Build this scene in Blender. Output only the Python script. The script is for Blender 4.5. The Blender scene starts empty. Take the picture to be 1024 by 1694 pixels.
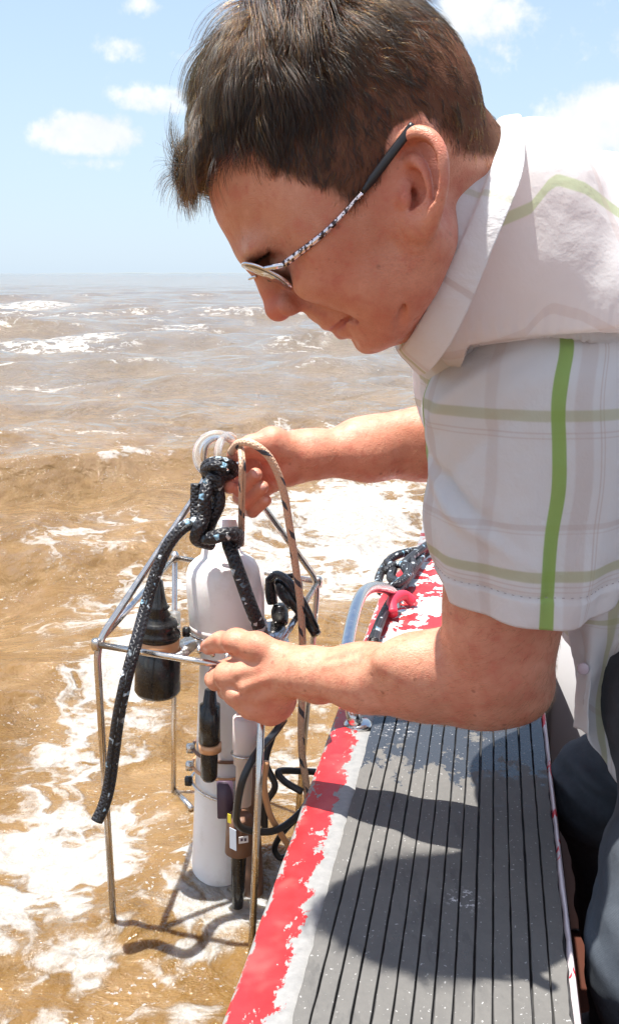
import bpy, math, random
import numpy as np
rad = math.radians
SC = bpy.context.scene
COL = SC.collection
# ---------------------------------------------------------------- camera
FPX = 1650.0
CX, CY = 512.0, 847.0
PITCH = math.atan(395.0 / FPX)
CAMH = 0.71
cam_data = bpy.data.cameras.new('camera')
cam_data.sensor_fit = 'VERTICAL'
cam_data.sensor_height = 36.0
cam_data.sensor_width = 36.0
cam_data.lens = FPX / 1694.0 * 36.0
cam_data.clip_start = 0.02
cam_data.clip_end = 20000
cam = bpy.data.objects.new('camera', cam_data)
COL.objects.link(cam)
cam.location = (0, 0, CAMH)
cam.rotation_euler = (math.pi / 2 - PITCH, 0, 0)
SC.camera = cam
SC.view_settings.view_transform = 'Standard'
SC.view_settings.look = 'None'
SC.view_settings.gamma = 1.0
SC.view_settings.use_curve_mapping = False
SC.view_settings.exposure = 1.20
# ---------------------------------------------------------------- sun
SUN_DIR = np.array([-0.165, 0.012, 0.97]); SUN_DIR /= np.linalg.norm(SUN_DIR)
sun_data = bpy.data.lights.new('sun', 'SUN')
sun_data.energy = 4.8
sun_data.angle = rad(0.5)
sun_data.color = (1.0, 0.965, 0.9)
sun = bpy.data.objects.new('sun', sun_data)
COL.objects.link(sun)
from mathutils import Vector, Matrix
sun.rotation_euler = Vector((-SUN_DIR).tolist()).to_track_quat('-Z', 'Y').to_euler()
sun.location = (0, 0, 5)
SUN_EL = math.asin(SUN_DIR[2])
SUN_AZ = math.atan2(SUN_DIR[0], SUN_DIR[1])

def pix_dir(px, py):
    d = np.array([(px - CX) / FPX, 0, 0]) + np.array([0, math.cos(PITCH), -math.sin(PITCH)]) \
        + (CY - py) / FPX * np.array([0, math.sin(PITCH), math.cos(PITCH)])
    return d
def W(px, py, Y):
    """point of the place seen in direction (px, py) at horizontal distance Y"""
    d = pix_dir(px, py)
    return d * (Y / d[1]) + np.array([0, 0, CAMH])
def G(px, py, z=0.0):
    """point at height z seen in that direction"""
    d = pix_dir(px, py)
    return d * ((z - CAMH) / d[2]) + np.array([0, 0, CAMH])
def PX(size_px, P):
    """a length in pixels at point P in metres"""
    depth = (P[1]) * math.cos(PITCH) - (P[2] - CAMH) * math.sin(PITCH)
    return size_px * depth / FPX

# ---------------------------------------------------------------- node helpers
class NT:
    def __init__(s, tree):
        s.t = tree
    def n(s, typ, ins=None, **attrs):
        nd = s.t.nodes.new(typ)
        for k, v in attrs.items():
            setattr(nd, k, v)
        for k, v in (ins or {}).items():
            sk = nd.inputs[k]
            if isinstance(v, bpy.types.NodeSocket):
                s.t.links.new(v, sk)
            else:
                if sk.type == 'RGBA' and len(v) == 3:
                    v = (*v, 1)
                sk.default_value = v
        return nd
    def math(s, op, a, b=0.0, c=None, clamp=False):
        ins = {0: a, 1: b}
        if c is not None: ins[2] = c
        return s.n('ShaderNodeMath', ins, operation=op, use_clamp=clamp).outputs[0]
    def mix(s, f, a, b, blend='MIX'):
        nd = s.n('ShaderNodeMix', None, data_type='RGBA', blend_type=blend)
        for i, v in ((0, f), (6, a), (7, b)):
            if isinstance(v, bpy.types.NodeSocket): s.t.links.new(v, nd.inputs[i])
            elif i == 0: nd.inputs[0].default_value = v
            else: nd.inputs[i].default_value = (*v, 1) if len(v) == 3 else v
        return nd.outputs[2]
    def noise(s, vec, scale, detail=4, rough=0.55, dist=0.0, col=False):
        nd = s.n('ShaderNodeTexNoise', {'Scale': scale, 'Detail': detail, 'Roughness': rough, 'Distortion': dist})
        if vec is not None: s.t.links.new(vec, nd.inputs['Vector'])
        return nd.outputs[1 if col else 0]
    def voro(s, vec, scale, feature='F1', out=0):
        nd = s.n('ShaderNodeTexVoronoi', {'Scale': scale}, feature=feature)
        if vec is not None: s.t.links.new(vec, nd.inputs['Vector'])
        return nd.outputs[out]
    def ss(s, x, lo, hi, a=0.0, b=1.0):
        nd = s.n('ShaderNodeMapRange', {0: x, 1: lo, 2: hi, 3: a, 4: b}, interpolation_type='SMOOTHSTEP')
        return nd.outputs[0]
    def mapping(s, vec, scale=(1, 1, 1), loc=(0, 0, 0), rot=(0, 0, 0)):
        return s.n('ShaderNodeMapping', {'Vector': vec, 'Scale': scale, 'Location': loc, 'Rotation': rot}).outputs[0]
    def bump(s, h, strength=0.5, dist=0.01, normal=None):
        ins = {'Height': h, 'Strength': strength, 'Distance': dist}
        if normal is not None: ins['Normal'] = normal
        return s.n('ShaderNodeBump', ins).outputs[0]
    def attr(s, name, out=2):
        return s.n('ShaderNodeAttribute', None, attribute_name=name).outputs[out]
    def sep(s, vec):
        return s.n('ShaderNodeSeparateXYZ', {0: vec}).outputs
    def comb(s, x, y, z=0.0):
        return s.n('ShaderNodeCombineXYZ', {0: x, 1: y, 2: z}).outputs[0]
def newmat(name, base=(0.5, 0.5, 0.5), rough=0.5, metal=0.0, **kw):
    m = bpy.data.materials.new(name); m.use_nodes = True
    t = NT(m.node_tree)
    b = m.node_tree.nodes['Principled BSDF']
    b.inputs['Base Color'].default_value = (*base, 1)
    b.inputs['Roughness'].default_value = rough
    b.inputs['Metallic'].default_value = metal
    for k, v in kw.items():
        b.inputs[k.replace('_', ' ')].default_value = v
    return m, t, b
def L(t, sock, b, name):
    t.t.links.new(sock, b.inputs[name])
def co(t, kind='Object'):
    return t.n('ShaderNodeTexCoord').outputs[kind]

# ---------------------------------------------------------------- world
world = bpy.data.worlds.new('World'); SC.world = world; world.use_nodes = True
wt = NT(world.node_tree)
for nd in list(world.node_tree.nodes): world.node_tree.nodes.remove(nd)
sky = wt.n('ShaderNodeTexSky', None, sky_type='NISHITA', sun_disc=False, sun_elevation=SUN_EL, sun_rotation=SUN_AZ,
           altitude=0.0, air_density=1.0, dust_density=0.6, ozone_density=1.6)
gen = wt.n('ShaderNodeTexCoord').outputs['Generated']
dn = wt.n('ShaderNodeVectorMath', {0: gen}, operation='NORMALIZE').outputs[0]
dx, dy, dz = wt.sep(dn)
wob = wt.noise(dn, 16, 5, 0.62)
wob2 = wt.noise(dn, 60, 4, 0.6)
dens = None
# clouds seen over the sea: centre direction, half width, half height, strength
CLOUDS = [((150, 222), .062, .026, 1.45), ((112, 216), .030, .018, 1.1), ((185, 214), .036, .024, 1.1),
          ((248, 168), .062, .017, .85), ((150, 270), .06, .011, .7), ((205, 78), .055, .014, .62),
          ((238, 10), .03, .014, .6), ((1010, 200), .075, .045, 1.35), ((955, 215), .03, .02, .9),
          ((800, 22), .065, .06, .9), ((60, 120), .09, .012, .22), ((330, 96), .05, .012, .5),
          ((1350, 60), .2, .09, 1.2), ((-400, 150), .16, .06, 1.1), ((1750, 230), .2, .05, 1.0)]
for (cxp, cyp), rx, rz, st in CLOUDS:
    d = pix_dir(cxp, cyp); d = d / np.linalg.norm(d)
    rr = wt.n('ShaderNodeVectorMath', {0: dn, 1: tuple(d)}, operation='SUBTRACT').outputs[0]
    rr = wt.n('ShaderNodeVectorMath', {0: rr, 1: (1 / rx, 0.0 if abs(d[1]) > .5 else 0.0, 1 / rz)}, operation='MULTIPLY').outputs[0]
    ln = wt.n('ShaderNodeVectorMath', {0: rr}, operation='LENGTH').outputs[1]
    g = wt.ss(ln, 1.35, 0.0, 0.0, st)
    g = wt.math('MULTIPLY', g, wt.math('GREATER_THAN', dy, 0.0))
    dens = g if dens is None else wt.math('MAXIMUM', dens, g)
field = wt.math('ADD', dens, wt.math('MULTIPLY', wt.math('SUBTRACT', wob, 0.5), 2.1))
field = wt.math('ADD', field, wt.math('MULTIPLY', wt.math('SUBTRACT', wob2, 0.5), 0.7))
cl = wt.math('MULTIPLY', wt.ss(field, 0.36, 0.95), wt.ss(dens, 0.02, 0.3))
# unseen bright cumulus overhead and behind the camera, added as fill light
far = wt.ss(wt.noise(wt.mapping(dn, (1, 1, 2.2)), 3.2, 6, 0.6), 0.50, 0.64)
far = wt.math('MULTIPLY', far, wt.ss(dz, 0.42, 0.62))
back_fill = wt.ss(wt.noise(wt.mapping(dn, (1, 1, 2.6), (3, 1, 0)), 3.6, 6, 0.6), 0.46, 0.60)
back_fill = wt.math('MULTIPLY', back_fill, wt.ss(dy, 0.15, -0.25))
back_fill = wt.math('MULTIPLY', back_fill, wt.ss(dz, 0.02, 0.1))
cl = wt.math('MAXIMUM', cl, wt.math('MAXIMUM', far, back_fill))
shade = wt.mix(wt.ss(wob, 0.35, 0.7), (4.1, 4.25, 4.45), (4.9, 4.95, 5.0))
# milky summer air: the blue is washed out towards the horizon
hz = wt.ss(dz, 0.34, -0.02)
skyc = wt.mix(wt.math('MULTIPLY', hz, 0.68), sky.outputs[0], (3.75, 4.35, 4.5))
skyc = wt.mix(wt.math('MULTIPLY', wt.ss(dz, 0.75, 0.25), 0.62), skyc, (2.55, 3.3, 4.3))
skyc = wt.mix(wt.math('MULTIPLY', cl, 0.92), skyc, wt.mix(wt.math('MAXIMUM', wt.ss(dz, .40, .62), wt.ss(dy, .1, -.2)), shade, (5.9, 5.85, 5.8)))
bg = wt.n('ShaderNodeBackground', {'Color': skyc, 'Strength': 0.1})
out = wt.n('ShaderNodeOutputWorld', {0: bg.outputs[0]})

# ---------------------------------------------------------------- object helpers
def link(o, parent=None):
    COL.objects.link(o)
    if parent is not None: o.parent = parent
    return o
def meshdata(name, verts, faces, mat=None, smooth=True, uv=None):
    me = bpy.data.meshes.new(name)
    verts = np.asarray(verts, dtype=np.float32)
    if isinstance(faces, np.ndarray) and faces.ndim == 2:
        nf, k = faces.shape
        me.vertices.add(len(verts)); me.vertices.foreach_set('co', verts.ravel())
        me.loops.add(nf * k); me.loops.foreach_set('vertex_index', faces.astype(np.int32).ravel())
        me.polygons.add(nf)
        me.polygons.foreach_set('loop_start', np.arange(0, nf * k, k, dtype=np.int32))
        me.polygons.foreach_set('loop_total', np.full(nf, k, dtype=np.int32))
        me.update(calc_edges=True)
    else:
        me.from_pydata(verts.tolist(), [], [tuple(int(i) for i in f) for f in faces])
    me.validate()
    if uv is not None:
        ul = me.uv_layers.new(name='UVMap')
        vi = np.zeros(len(me.loops), dtype=np.int32); me.loops.foreach_get('vertex_index', vi)
        ul.data.foreach_set('uv', np.asarray(uv, dtype=np.float32)[vi].ravel())
    if smooth: me.polygons.foreach_set('use_smooth', np.ones(len(me.polygons), dtype=bool))
    if mat is not None:
        for m in (mat if isinstance(mat, (list, tuple)) else [mat]): me.materials.append(m)
    me.update()
    return me
def mobj(name, verts, faces, mat=None, parent=None, smooth=True, uv=None):
    return link(bpy.data.objects.new(name, meshdata(name, verts, faces, mat, smooth, uv)), parent)
def tag(o, label=None, cat=None, group=None, kind=None):
    if label: o['label'] = label
    if cat: o['category'] = cat
    if group: o['group'] = group
    if kind: o['kind'] = kind
    return o
def empty(name, loc, label, cat, group=None):
    o = bpy.data.objects.new(name, None); COL.objects.link(o); o.location = tuple(float(v) for v in loc)
    o.empty_display_size = 0.02
    return tag(o, label, cat, group)
def adopt(child, parent):
    """parent keeping the child's world coordinates (parents here are only moved, never turned)"""
    child.parent = parent
    child.matrix_parent_inverse = Matrix.Translation(-parent.location)
    return child

class MB:
    """collects verts, faces and uvs into one mesh"""
    def __init__(s): s.v = []; s.f = []; s.uv = []; s.n = 0
    def add(s, v, f, uv=None):
        v = np.asarray(v, float); s.v.append(v)
        s.f += [tuple(int(i) + s.n for i in q) for q in f]
        s.uv.append(np.zeros((len(v), 2)) if uv is None else np.asarray(uv)); s.n += len(v)
        return s
    def build(s, name, mat, parent=None, smooth=True):
        o = mobj(name, np.concatenate(s.v), s.f, mat, None, smooth, np.concatenate(s.uv))
        if parent is not None: adopt(o, parent)
        return o

def cr(P, n=8, closed=False):
    """Catmull-Rom resample"""
    P = np.asarray(P, float)
    if closed: Q = np.vstack([P[-1], P, P[0], P[1]])
    else: Q = np.vstack([2 * P[0] - P[1], P, 2 * P[-1] - P[-2]])
    out = []
    t = np.linspace(0, 1, n, endpoint=False)[:, None]
    for i in range(len(Q) - 3):
        a, b, c, d = Q[i:i + 4]
        out.append(0.5 * ((2 * b) + (-a + c) * t + (2 * a - 5 * b + 4 * c - d) * t ** 2 + (-a + 3 * b - 3 * c + d) * t ** 3))
    if not closed: out.append(P[-1][None])
    return np.vstack(out)
def frames(C, closed=False):
    C = np.asarray(C, float)
    T = np.gradient(C, axis=0) if not closed else (np.roll(C, -1, 0) - np.roll(C, 1, 0))
    T /= np.linalg.norm(T, axis=1)[:, None] + 1e-12
    a = np.array([0, 0, 1.0]) if abs(T[0][2]) < .9 else np.array([0, 1.0, 0])
    N = np.zeros_like(T); n0 = a - T[0] * (a @ T[0]); N[0] = n0 / np.linalg.norm(n0)
    for i in range(1, len(T)):
        n1 = N[i - 1] - T[i] * (N[i - 1] @ T[i]); N[i] = n1 / (np.linalg.norm(n1) + 1e-12)
    return T, N, np.cross(T, N)
def tube(C, r, seg=12, caps=True, closed=False, flat=1.0):
    C = np.asarray(C, float); n = len(C)
    r = np.broadcast_to(np.asarray(r, float), (n,))
    T, N, B = frames(C, closed)
    th = np.linspace(0, 2 * np.pi, seg, endpoint=False)
    V = C[:, None] + r[:, None, None] * (np.cos(th)[None, :, None] * N[:, None] + flat * np.sin(th)[None, :, None] * B[:, None])
    ln = np.concatenate([[0], np.cumsum(np.linalg.norm(np.diff(C, axis=0), axis=1))])
    uv = np.stack([np.broadcast_to(np.arange(seg) / seg, (n, seg)), np.broadcast_to(ln[:, None], (n, seg))], -1)
    V = V.reshape(-1, 3); uv = uv.reshape(-1, 2); F = []
    m = n if closed else n - 1
    for i in range(m):
        j = (i + 1) % n
        for k in range(seg):
            l = (k + 1) % seg
            F.append((i * seg + k, i * seg + l, j * seg + l, j * seg + k))
    if caps and not closed:
        F.append(tuple(range(seg))[::-1]); F.append(tuple((n - 1) * seg + k for k in range(seg)))
    return V, F, uv
def box(lo, hi, R=None, c=None, bev=0.0):
    lo = np.array(lo, float); hi = np.array(hi, float)
    import bmesh
    bm = bmesh.new(); bmesh.ops.create_cube(bm, size=1)
    for v in bm.verts:
        v.co = Vector([(lo[i] + hi[i]) / 2 + v.co[i] * (hi[i] - lo[i]) for i in range(3)])
    if bev > 0: bmesh.ops.bevel(bm, geom=list(bm.edges), offset=bev, segments=2, affect='EDGES')
    V = np.array([v.co[:] for v in bm.verts]); bm.verts.index_update()
    F = [[v.index for v in f.verts] for f in bm.faces]; bm.free()
    if R is not None: V = V @ np.asarray(R).T
    if c is not None: V = V + np.asarray(c)
    return V, F
def basis(z, x=None):
    z = np.asarray(z, float); z = z / np.linalg.norm(z)
    x = np.array([1.0, 0, 0]) if x is None else np.asarray(x, float)
    x = x - z * (x @ z); x /= np.linalg.norm(x)
    return np.stack([x, np.cross(z, x), z], 1)
def lathe(A, B, prof, seg=40):
    """prof: (t, r) with t along A->B in 0..1 of its length, may be outside"""
    A = np.asarray(A, float); B = np.asarray(B, float)
    R = basis(B - A); th = np.linspace(0, 2 * np.pi, seg, endpoint=False)
    V = []; uv = []
    ln = np.linalg.norm(B - A)
    for t, r in prof:
        c = A + (B - A) * t
        V.append(c + r * (np.cos(th)[:, None] * R[:, 0] + np.sin(th)[:, None] * R[:, 1]))
        uv.append(np.stack([th / (2 * np.pi), np.full(seg, t * ln)], 1))
    n = len(prof); F = []
    for i in range(n - 1):
        for k in range(seg):
            l = (k + 1) % seg
            F.append((i * seg + k, i * seg + l, (i + 1) * seg + l, (i + 1) * seg + k))
    F.append(tuple(range(seg))[::-1]); F.append(tuple((n - 1) * seg + k for k in range(seg)))
    return np.vstack(V), F, np.vstack(uv)
def lathe_px(rows, Y, seg=40):
    """rows: (px centre, py, half width px) from top to bottom; the axis runs through first and last"""
    A = W(rows[0][0], rows[0][1], Y); B = W(rows[-1][0], rows[-1][1], Y)
    ax = B - A; L2 = ax @ ax; prof = []
    for cx, py, hw in rows:
        P = W(cx, py, Y); t = (P - A) @ ax / L2
        prof.append((t, PX(hw, P)))
    return lathe(A, B, prof, seg)
def sm(x, lo, hi):
    t = np.clip((x - lo) / (hi - lo), 0, 1); return t * t * (3 - 2 * t)
def vnoise(P, scale, seed=0, octaves=3):
    """cheap smooth 3-D value noise in -1..1"""
    P = np.asarray(P, float) * scale; tot = np.zeros(P.shape[:-1]); amp = 1.0; norm = 0
    for o in range(octaves):
        Q = P * (2 ** o) + seed * 17.3 + o * 5.1
        i = np.floor(Q).astype(np.int64); fr = Q - i; u = fr * fr * (3 - 2 * fr); acc = 0
        for a in (0, 1):
            for b in (0, 1):
                for c in (0, 1):
                    hh = (i[..., 0] + a) * 374761393 + (i[..., 1] + b) * 668265263 + (i[..., 2] + c) * 2147483647 + seed * 144665
                    hh = (hh ^ (hh >> 13)) * 1274126177 & 0xffffffff
                    hh = (hh ^ (hh >> 16)) & 0xffff
                    w = (u[..., 0] if a else 1 - u[..., 0]) * (u[..., 1] if b else 1 - u[..., 1]) * (u[..., 2] if c else 1 - u[..., 2])
                    acc = acc + w * (hh / 32767.5 - 1)
        tot += acc * amp; norm += amp; amp *= 0.5
    return tot / norm
# ================================================================ boat outline (needed by the water)
GZ = 0.19                                        # height of the gunwale top
def edge_x(Y, off=0.0):
    """x of the pad's left edge at distance Y (the boat narrows a little towards its bow)"""
    return -0.0138 + (Y - 0.607) * 0.180 + off
PADW = 0.2020
def outer_x(Y):
    """outer edge of the rubbing strake"""
    bow = np.clip(Y - 1.55, 0, None)
    return edge_x(Y) - 0.050 + 0.004 * (Y - 0.6) + 0.55 * bow ** 2
# ================================================================ sea
def build_sea():
    r = [0.22]
    while r[-1] < 9000:
        x = r[-1]
        g = 1.0075 if x < 2.6 else (1.0125 if x < 60 else 1.05)
        r.append(x * g)
    r = np.array(r)
    a = np.concatenate([np.linspace(-25, 25, 430), np.linspace(25, 335, 74)[1:-1]]) * np.pi / 180
    R, A = np.meshgrid(r, a, indexing='ij')
    X = R * np.sin(A); Y = R * np.cos(A) - 0.15
    rng = np.random.RandomState(4)
    Z = np.zeros_like(X); DX = np.zeros_like(X); DY = np.zeros_like(X)
    dist = np.sqrt(X ** 2 + Y ** 2)
    cell = dist * 0.012
    near = sm(dist, 0.8, 2.8)
    for k in range(52):
        lam = 0.10 * (1.115 ** k) * (0.9 + 0.2 * rng.rand())
        spread = 0.55 if lam > 1.2 else 1.0
        th = math.pi * 1.5 + 0.18 + rng.randn() * spread * 0.6
        kx, ky = math.cos(th) * 2 * np.pi / lam, math.sin(th) * 2 * np.pi / lam
        amp = (0.0098 if lam < 1.4 else 0.0078) * lam ** 0.92 if lam < 2.6 else 0.0078 * 2.6 ** 0.92 * (2.6 / lam) ** 0.4
        ph = rng.rand() * 6.28
        fade = np.clip(lam / (cell * 3.0) - 0.6, 0, 1)
        loc = (0.30 + 0.70 * near) if lam > 0.5 else (0.65 + 0.35 * near)
        w = amp * fade * loc
        arg = kx * X + ky * Y + ph
        Z += w * np.cos(arg)
        DX -= 0.75 * w * math.cos(th) * np.sin(arg); DY -= 0.75 * w * math.sin(th) * np.sin(arg)
    # the steep little breaking crest that runs in behind the instrument, and two more behind it
    for (y0, x0, hh, wd, ln, sl) in ((3.55, -1.2, .075, .22, 2.4, .10), (7.4, -1.7, .11, .35, 2.3, -.05), (7.9, 0.5, .10, .35, 1.2, .12), (12.5, -4.2, .15, .5, 2.0, .0),
                                     (5.4, -1.6, .06, .25, 1.2, .1), (10.2, 1.1, .1, .4, 2.1, .0), (17., 1.9, .15, .6, 2.5, .0), (16., -3.6, .16, .6, 3.5, .1)):
        yy = Y - (y0 + sl * (X - x0)) + 0.10 * np.sin(X * 2.3 + y0) + .05 * np.sin(X * 5.1)
        Z += hh * np.exp(-np.abs(yy / wd) ** 1.6 * np.where(yy < 0, 1.9, 0.7)) * np.exp(-((X - x0) / ln) ** 4)
    for (x0, y0) in ((-.235, 1.02), (-.058, .975), (-.19, 1.34), (.0, 1.23), (-.118, 1.13)):
        rr = np.hypot(X - x0, Y - y0); Z += .0030 * np.cos(rr * 190) * np.exp(-rr / .045) * (rr < .25)
    X2 = X + DX; Y2 = Y + DY
    V = np.stack([X2, Y2, Z], -1).reshape(-1, 3)
    nr, na = X.shape
    idx = np.arange(nr * na).reshape(nr, na)
    q = np.stack([idx[:-1, :], idx[1:, :], np.roll(idx, -1, 1)[1:, :], np.roll(idx, -1, 1)[:-1, :]], -1).reshape(-1, 4)
    # no water inside the hull
    c = V[q].mean(1)
    inside = (c[:, 0] > outer_x(c[:, 1]) + 0.035) & (c[:, 0] < outer_x(c[:, 1]) + 1.75) & (c[:, 1] > -1.85) & (c[:, 1] < 2.45)
    q = q[~inside]
    # centre fan under the camera is inside the boat: nothing to close
    # foam amount painted where the photograph has churned water (near the boat and the instrument), plus sun sparkle at the lower left
    P0 = V[:, :2]
    foam = np.zeros(len(V))
    for (px, py, rx, ry, s) in ((60, 1390, 140, 55, 1.25), (160, 1330, 110, 45, .75), (160, 1200, 90, 75, .85), (205, 1060, 75, 65, .85), (80, 1150, 70, 50, .45),
                                (300, 1450, 200, 42, 1.15), (330, 1620, 60, 60, .4), (130, 1560, 110, 60, .55), (60, 1640, 80, 60, .5), (230, 1560, 90, 60, .45),
                                (20, 1440, 80, 70, 1.0), (300, 1240, 60, 90, .35), (340, 1380, 60, 90, .8), (470, 1420, 60, 50, .75), (480, 1250, 60, 60, .5),
                                (600, 840, 130, 62, 1.25), (480, 860, 130, 55, .9), (560, 940, 110, 30, .5), (430, 950, 90, 60, .9), (180, 960, 110, 70, .45), (190, 860, 150, 45, .35),
                                (560, 1080, 60, 100, .5), (210, 985, 40, 30, .9), (130, 1000, 30, 20, .4), (480, 1150, 60, 90, .35), (330, 1520, 90, 25, .5), (300, 930, 60, 60, .6),
                                (90, 570, 110, 10, .6), (60, 508, 80, 5, .65), (480, 575, 90, 9, .3), (380, 725, 180, 12, .7), (520, 705, 100, 14, .4), (80, 745, 180, 30, .3),
                                (60, 640, 110, 9, .35), (300, 545, 90, 5, .4), (620, 780, 110, 30, .7), (370, 522, 60, 4, .45), (220, 690, 50, 5, .3)):
        g = G(px, py); gx = PX(rx, g); g2 = G(px, py - ry); gy = max((g2[1] - g[1]), .01)
        e = ((P0[:, 0] - g[0]) / gx) ** 2 + ((P0[:, 1] - g[1]) / gy) ** 2
        foam = np.maximum(foam, s * np.exp(-e * 0.8))
    # whitecaps anywhere on steep crests
    Zg = Z; sl = np.abs(np.gradient(Zg, axis=0) / (np.gradient(R, axis=0) + 1e-9))
    cap = sm(Zg, 0.035, 0.09) * sm(sl, 0.05, 0.2) * 0.38
    foam = np.maximum(foam, cap.ravel())
    me = meshdata('sea', V, q, None, True)
    at = me.attributes.new('foam', 'FLOAT', 'POINT')  # foam plus the painted sun sparkle
    # validate() keeps vertices, so lengths agree
    at.data.foreach_set('value', foam.astype(np.float32))
    m, t, b = newmat('sea_water', (0.2, 0.13, 0.06), 0.05, IOR=1.38)
    pos = t.n('ShaderNodeNewGeometry').outputs['Position']
    fa = t.attr('foam')  # foam plus the painted sun sparkle
    # silt clouds
    n1 = t.noise(pos, 1.4, 5, 0.6, 0.6); n2 = t.noise(pos, 9.0, 4, 0.6, 1.0)
    silt = t.mix(t.ss(n1, 0.3, 0.7), (0.120, 0.062, 0.012), (0.185, 0.105, 0.036))
    silt = t.mix(t.math('MULTIPLY', t.ss(n2, 0.35, 0.75), 0.55), silt, (0.29, 0.182, 0.085))
    far_grey = t.ss(t.sep(pos)[1], 1.6, 8.0)  # grey of the far sky reflection, mixed into the water colour by distance
    silt = t.mix(t.math('MULTIPLY', far_grey, .75), silt, t.mix(n1, (0.125, 0.112, 0.098), (0.185, 0.155, 0.12)))
    # bubble lace
    warp = t.noise(pos, 3.2, 4, 0.6, col=True)
    wp = t.n('ShaderNodeVectorMath', {0: pos, 1: t.n('ShaderNodeVectorMath', {0: warp, 1: (.42, .42, .0)}, operation='MULTIPLY').outputs[0]}, operation='ADD').outputs[0]
    wp = t.mapping(wp, (1.0, 1.0, 0.25))
    v1 = t.voro(wp, 7.0, 'DISTANCE_TO_EDGE')
    v2 = t.voro(wp, 19.0, 'DISTANCE_TO_EDGE')
    lace = t.math('MULTIPLY', t.ss(v1, 0.16, 0.0), 0.55)
    lace = t.math('ADD', lace, t.math('MULTIPLY', t.ss(v2, 0.16, 0.0), 0.22))
    big = t.noise(wp, 3.4, 6, 0.66)
    fine = t.noise(pos, 55.0, 4, 0.7)
    f0 = t.math('ADD', t.math('MULTIPLY', fa, 0.85), t.math('MULTIPLY', t.math('SUBTRACT', big, 0.5), 2.3))
    f0 = t.math('ADD', f0, t.math('MULTIPLY', lace, t.ss(fa, 0.05, 0.6)))
    f0 = t.math('ADD', f0, t.math('MULTIPLY', t.math('SUBTRACT', fine, 0.5), 0.65))
    holes = t.math('MULTIPLY', t.ss(t.voro(wp, 11.0, 'SMOOTH_F1'), .28, .46), .42)
    holes2 = t.math('MULTIPLY', t.ss(t.voro(t.mapping(wp, (1, 1, 1), (3, 2, 0)), 31.0), .32, .5), .25)
    f0 = t.math('SUBTRACT', f0, t.math('ADD', t.math('SUBTRACT', .26, holes), t.math('SUBTRACT', .13, holes2)))
    fm = t.math('MULTIPLY', t.ss(f0, 0.50, 1.10), t.ss(fa, 0.04, 0.22))
    # single bubbles and flecks; white flecks also paint in sun glints
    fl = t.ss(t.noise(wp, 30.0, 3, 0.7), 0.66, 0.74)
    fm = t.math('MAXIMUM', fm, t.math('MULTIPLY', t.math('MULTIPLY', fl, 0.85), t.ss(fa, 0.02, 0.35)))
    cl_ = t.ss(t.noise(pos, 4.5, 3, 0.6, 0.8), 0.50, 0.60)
    glint_fl = t.ss(t.noise(pos, 130.0, 2, 0.6), 0.64, 0.67)
    fm = t.math('MAXIMUM', fm, t.math('MULTIPLY', t.math('MULTIPLY', glint_fl, cl_), t.ss(t.sep(pos)[1], 5.0, 2.0)))
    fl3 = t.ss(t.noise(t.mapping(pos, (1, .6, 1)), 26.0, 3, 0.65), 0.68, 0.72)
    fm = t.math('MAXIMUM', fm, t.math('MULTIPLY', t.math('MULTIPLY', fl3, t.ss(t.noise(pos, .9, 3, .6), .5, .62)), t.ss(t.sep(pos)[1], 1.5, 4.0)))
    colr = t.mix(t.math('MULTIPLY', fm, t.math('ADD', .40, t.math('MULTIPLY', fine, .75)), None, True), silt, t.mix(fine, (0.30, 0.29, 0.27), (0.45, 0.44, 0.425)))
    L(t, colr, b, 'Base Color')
    b.inputs['Subsurface Weight'].default_value = 0.6; b.inputs['Subsurface Scale'].default_value = 0.05; b.inputs['Subsurface Radius'].default_value = (1.0, .7, .4)
    L(t, t.ss(fm, 0.0, 0.8, 0.045, 0.62), b, 'Roughness')
    bm_ = t.noise(t.mapping(pos, (1, 1, 0.3)), 26, 4, 0.62, 0.3)
    bm2 = t.noise(t.mapping(pos, (1, 1.5, 1)), 7.5, 5, 0.62, 0.4)
    bm3 = t.noise(pos, 1.3, 5, 0.6)
    hh = t.math('ADD', t.math('MULTIPLY', bm_, t.math('ADD', 0.018, t.math('MULTIPLY', t.ss(t.noise(pos, 2.6, 3, .6), .50, .66), .040))), t.math('MULTIPLY', bm2, 0.038))
    hh = t.math('ADD', hh, t.math('MULTIPLY', bm3, 0.10))
    bm5 = t.noise(t.mapping(pos, (1, 1.7, .3)), 3.2, 4, 0.6, .5)
    hh = t.math('ADD', hh, t.math('MULTIPLY', bm5, t.ss(t.sep(pos)[1], 1.3, 3.0, 0.03, 0.085)))
    hh = t.math('ADD', hh, t.math('MULTIPLY', fm, 0.006))
    bm4 = t.noise(t.mapping(pos, (1, 1.6, 0.3)), 0.8, 5, 0.65)
    far = t.ss(t.sep(pos)[1], 2.5, 14.0)
    hh = t.math('MULTIPLY', hh, t.math('SUBTRACT', 1.0, t.math('MULTIPLY', far, 0.55)))
    hh = t.math('ADD', hh, t.math('MULTIPLY', t.math('MULTIPLY', bm4, far), 0.12))
    L(t, t.bump(hh, 0.8, 1.0), b, 'Normal')
    me.materials.append(m)
    o = link(bpy.data.objects.new('sea', me))
    tag(o, 'choppy brown silty sea with white foam, running out to the horizon', 'sea', kind='structure')
build_sea()
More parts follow.
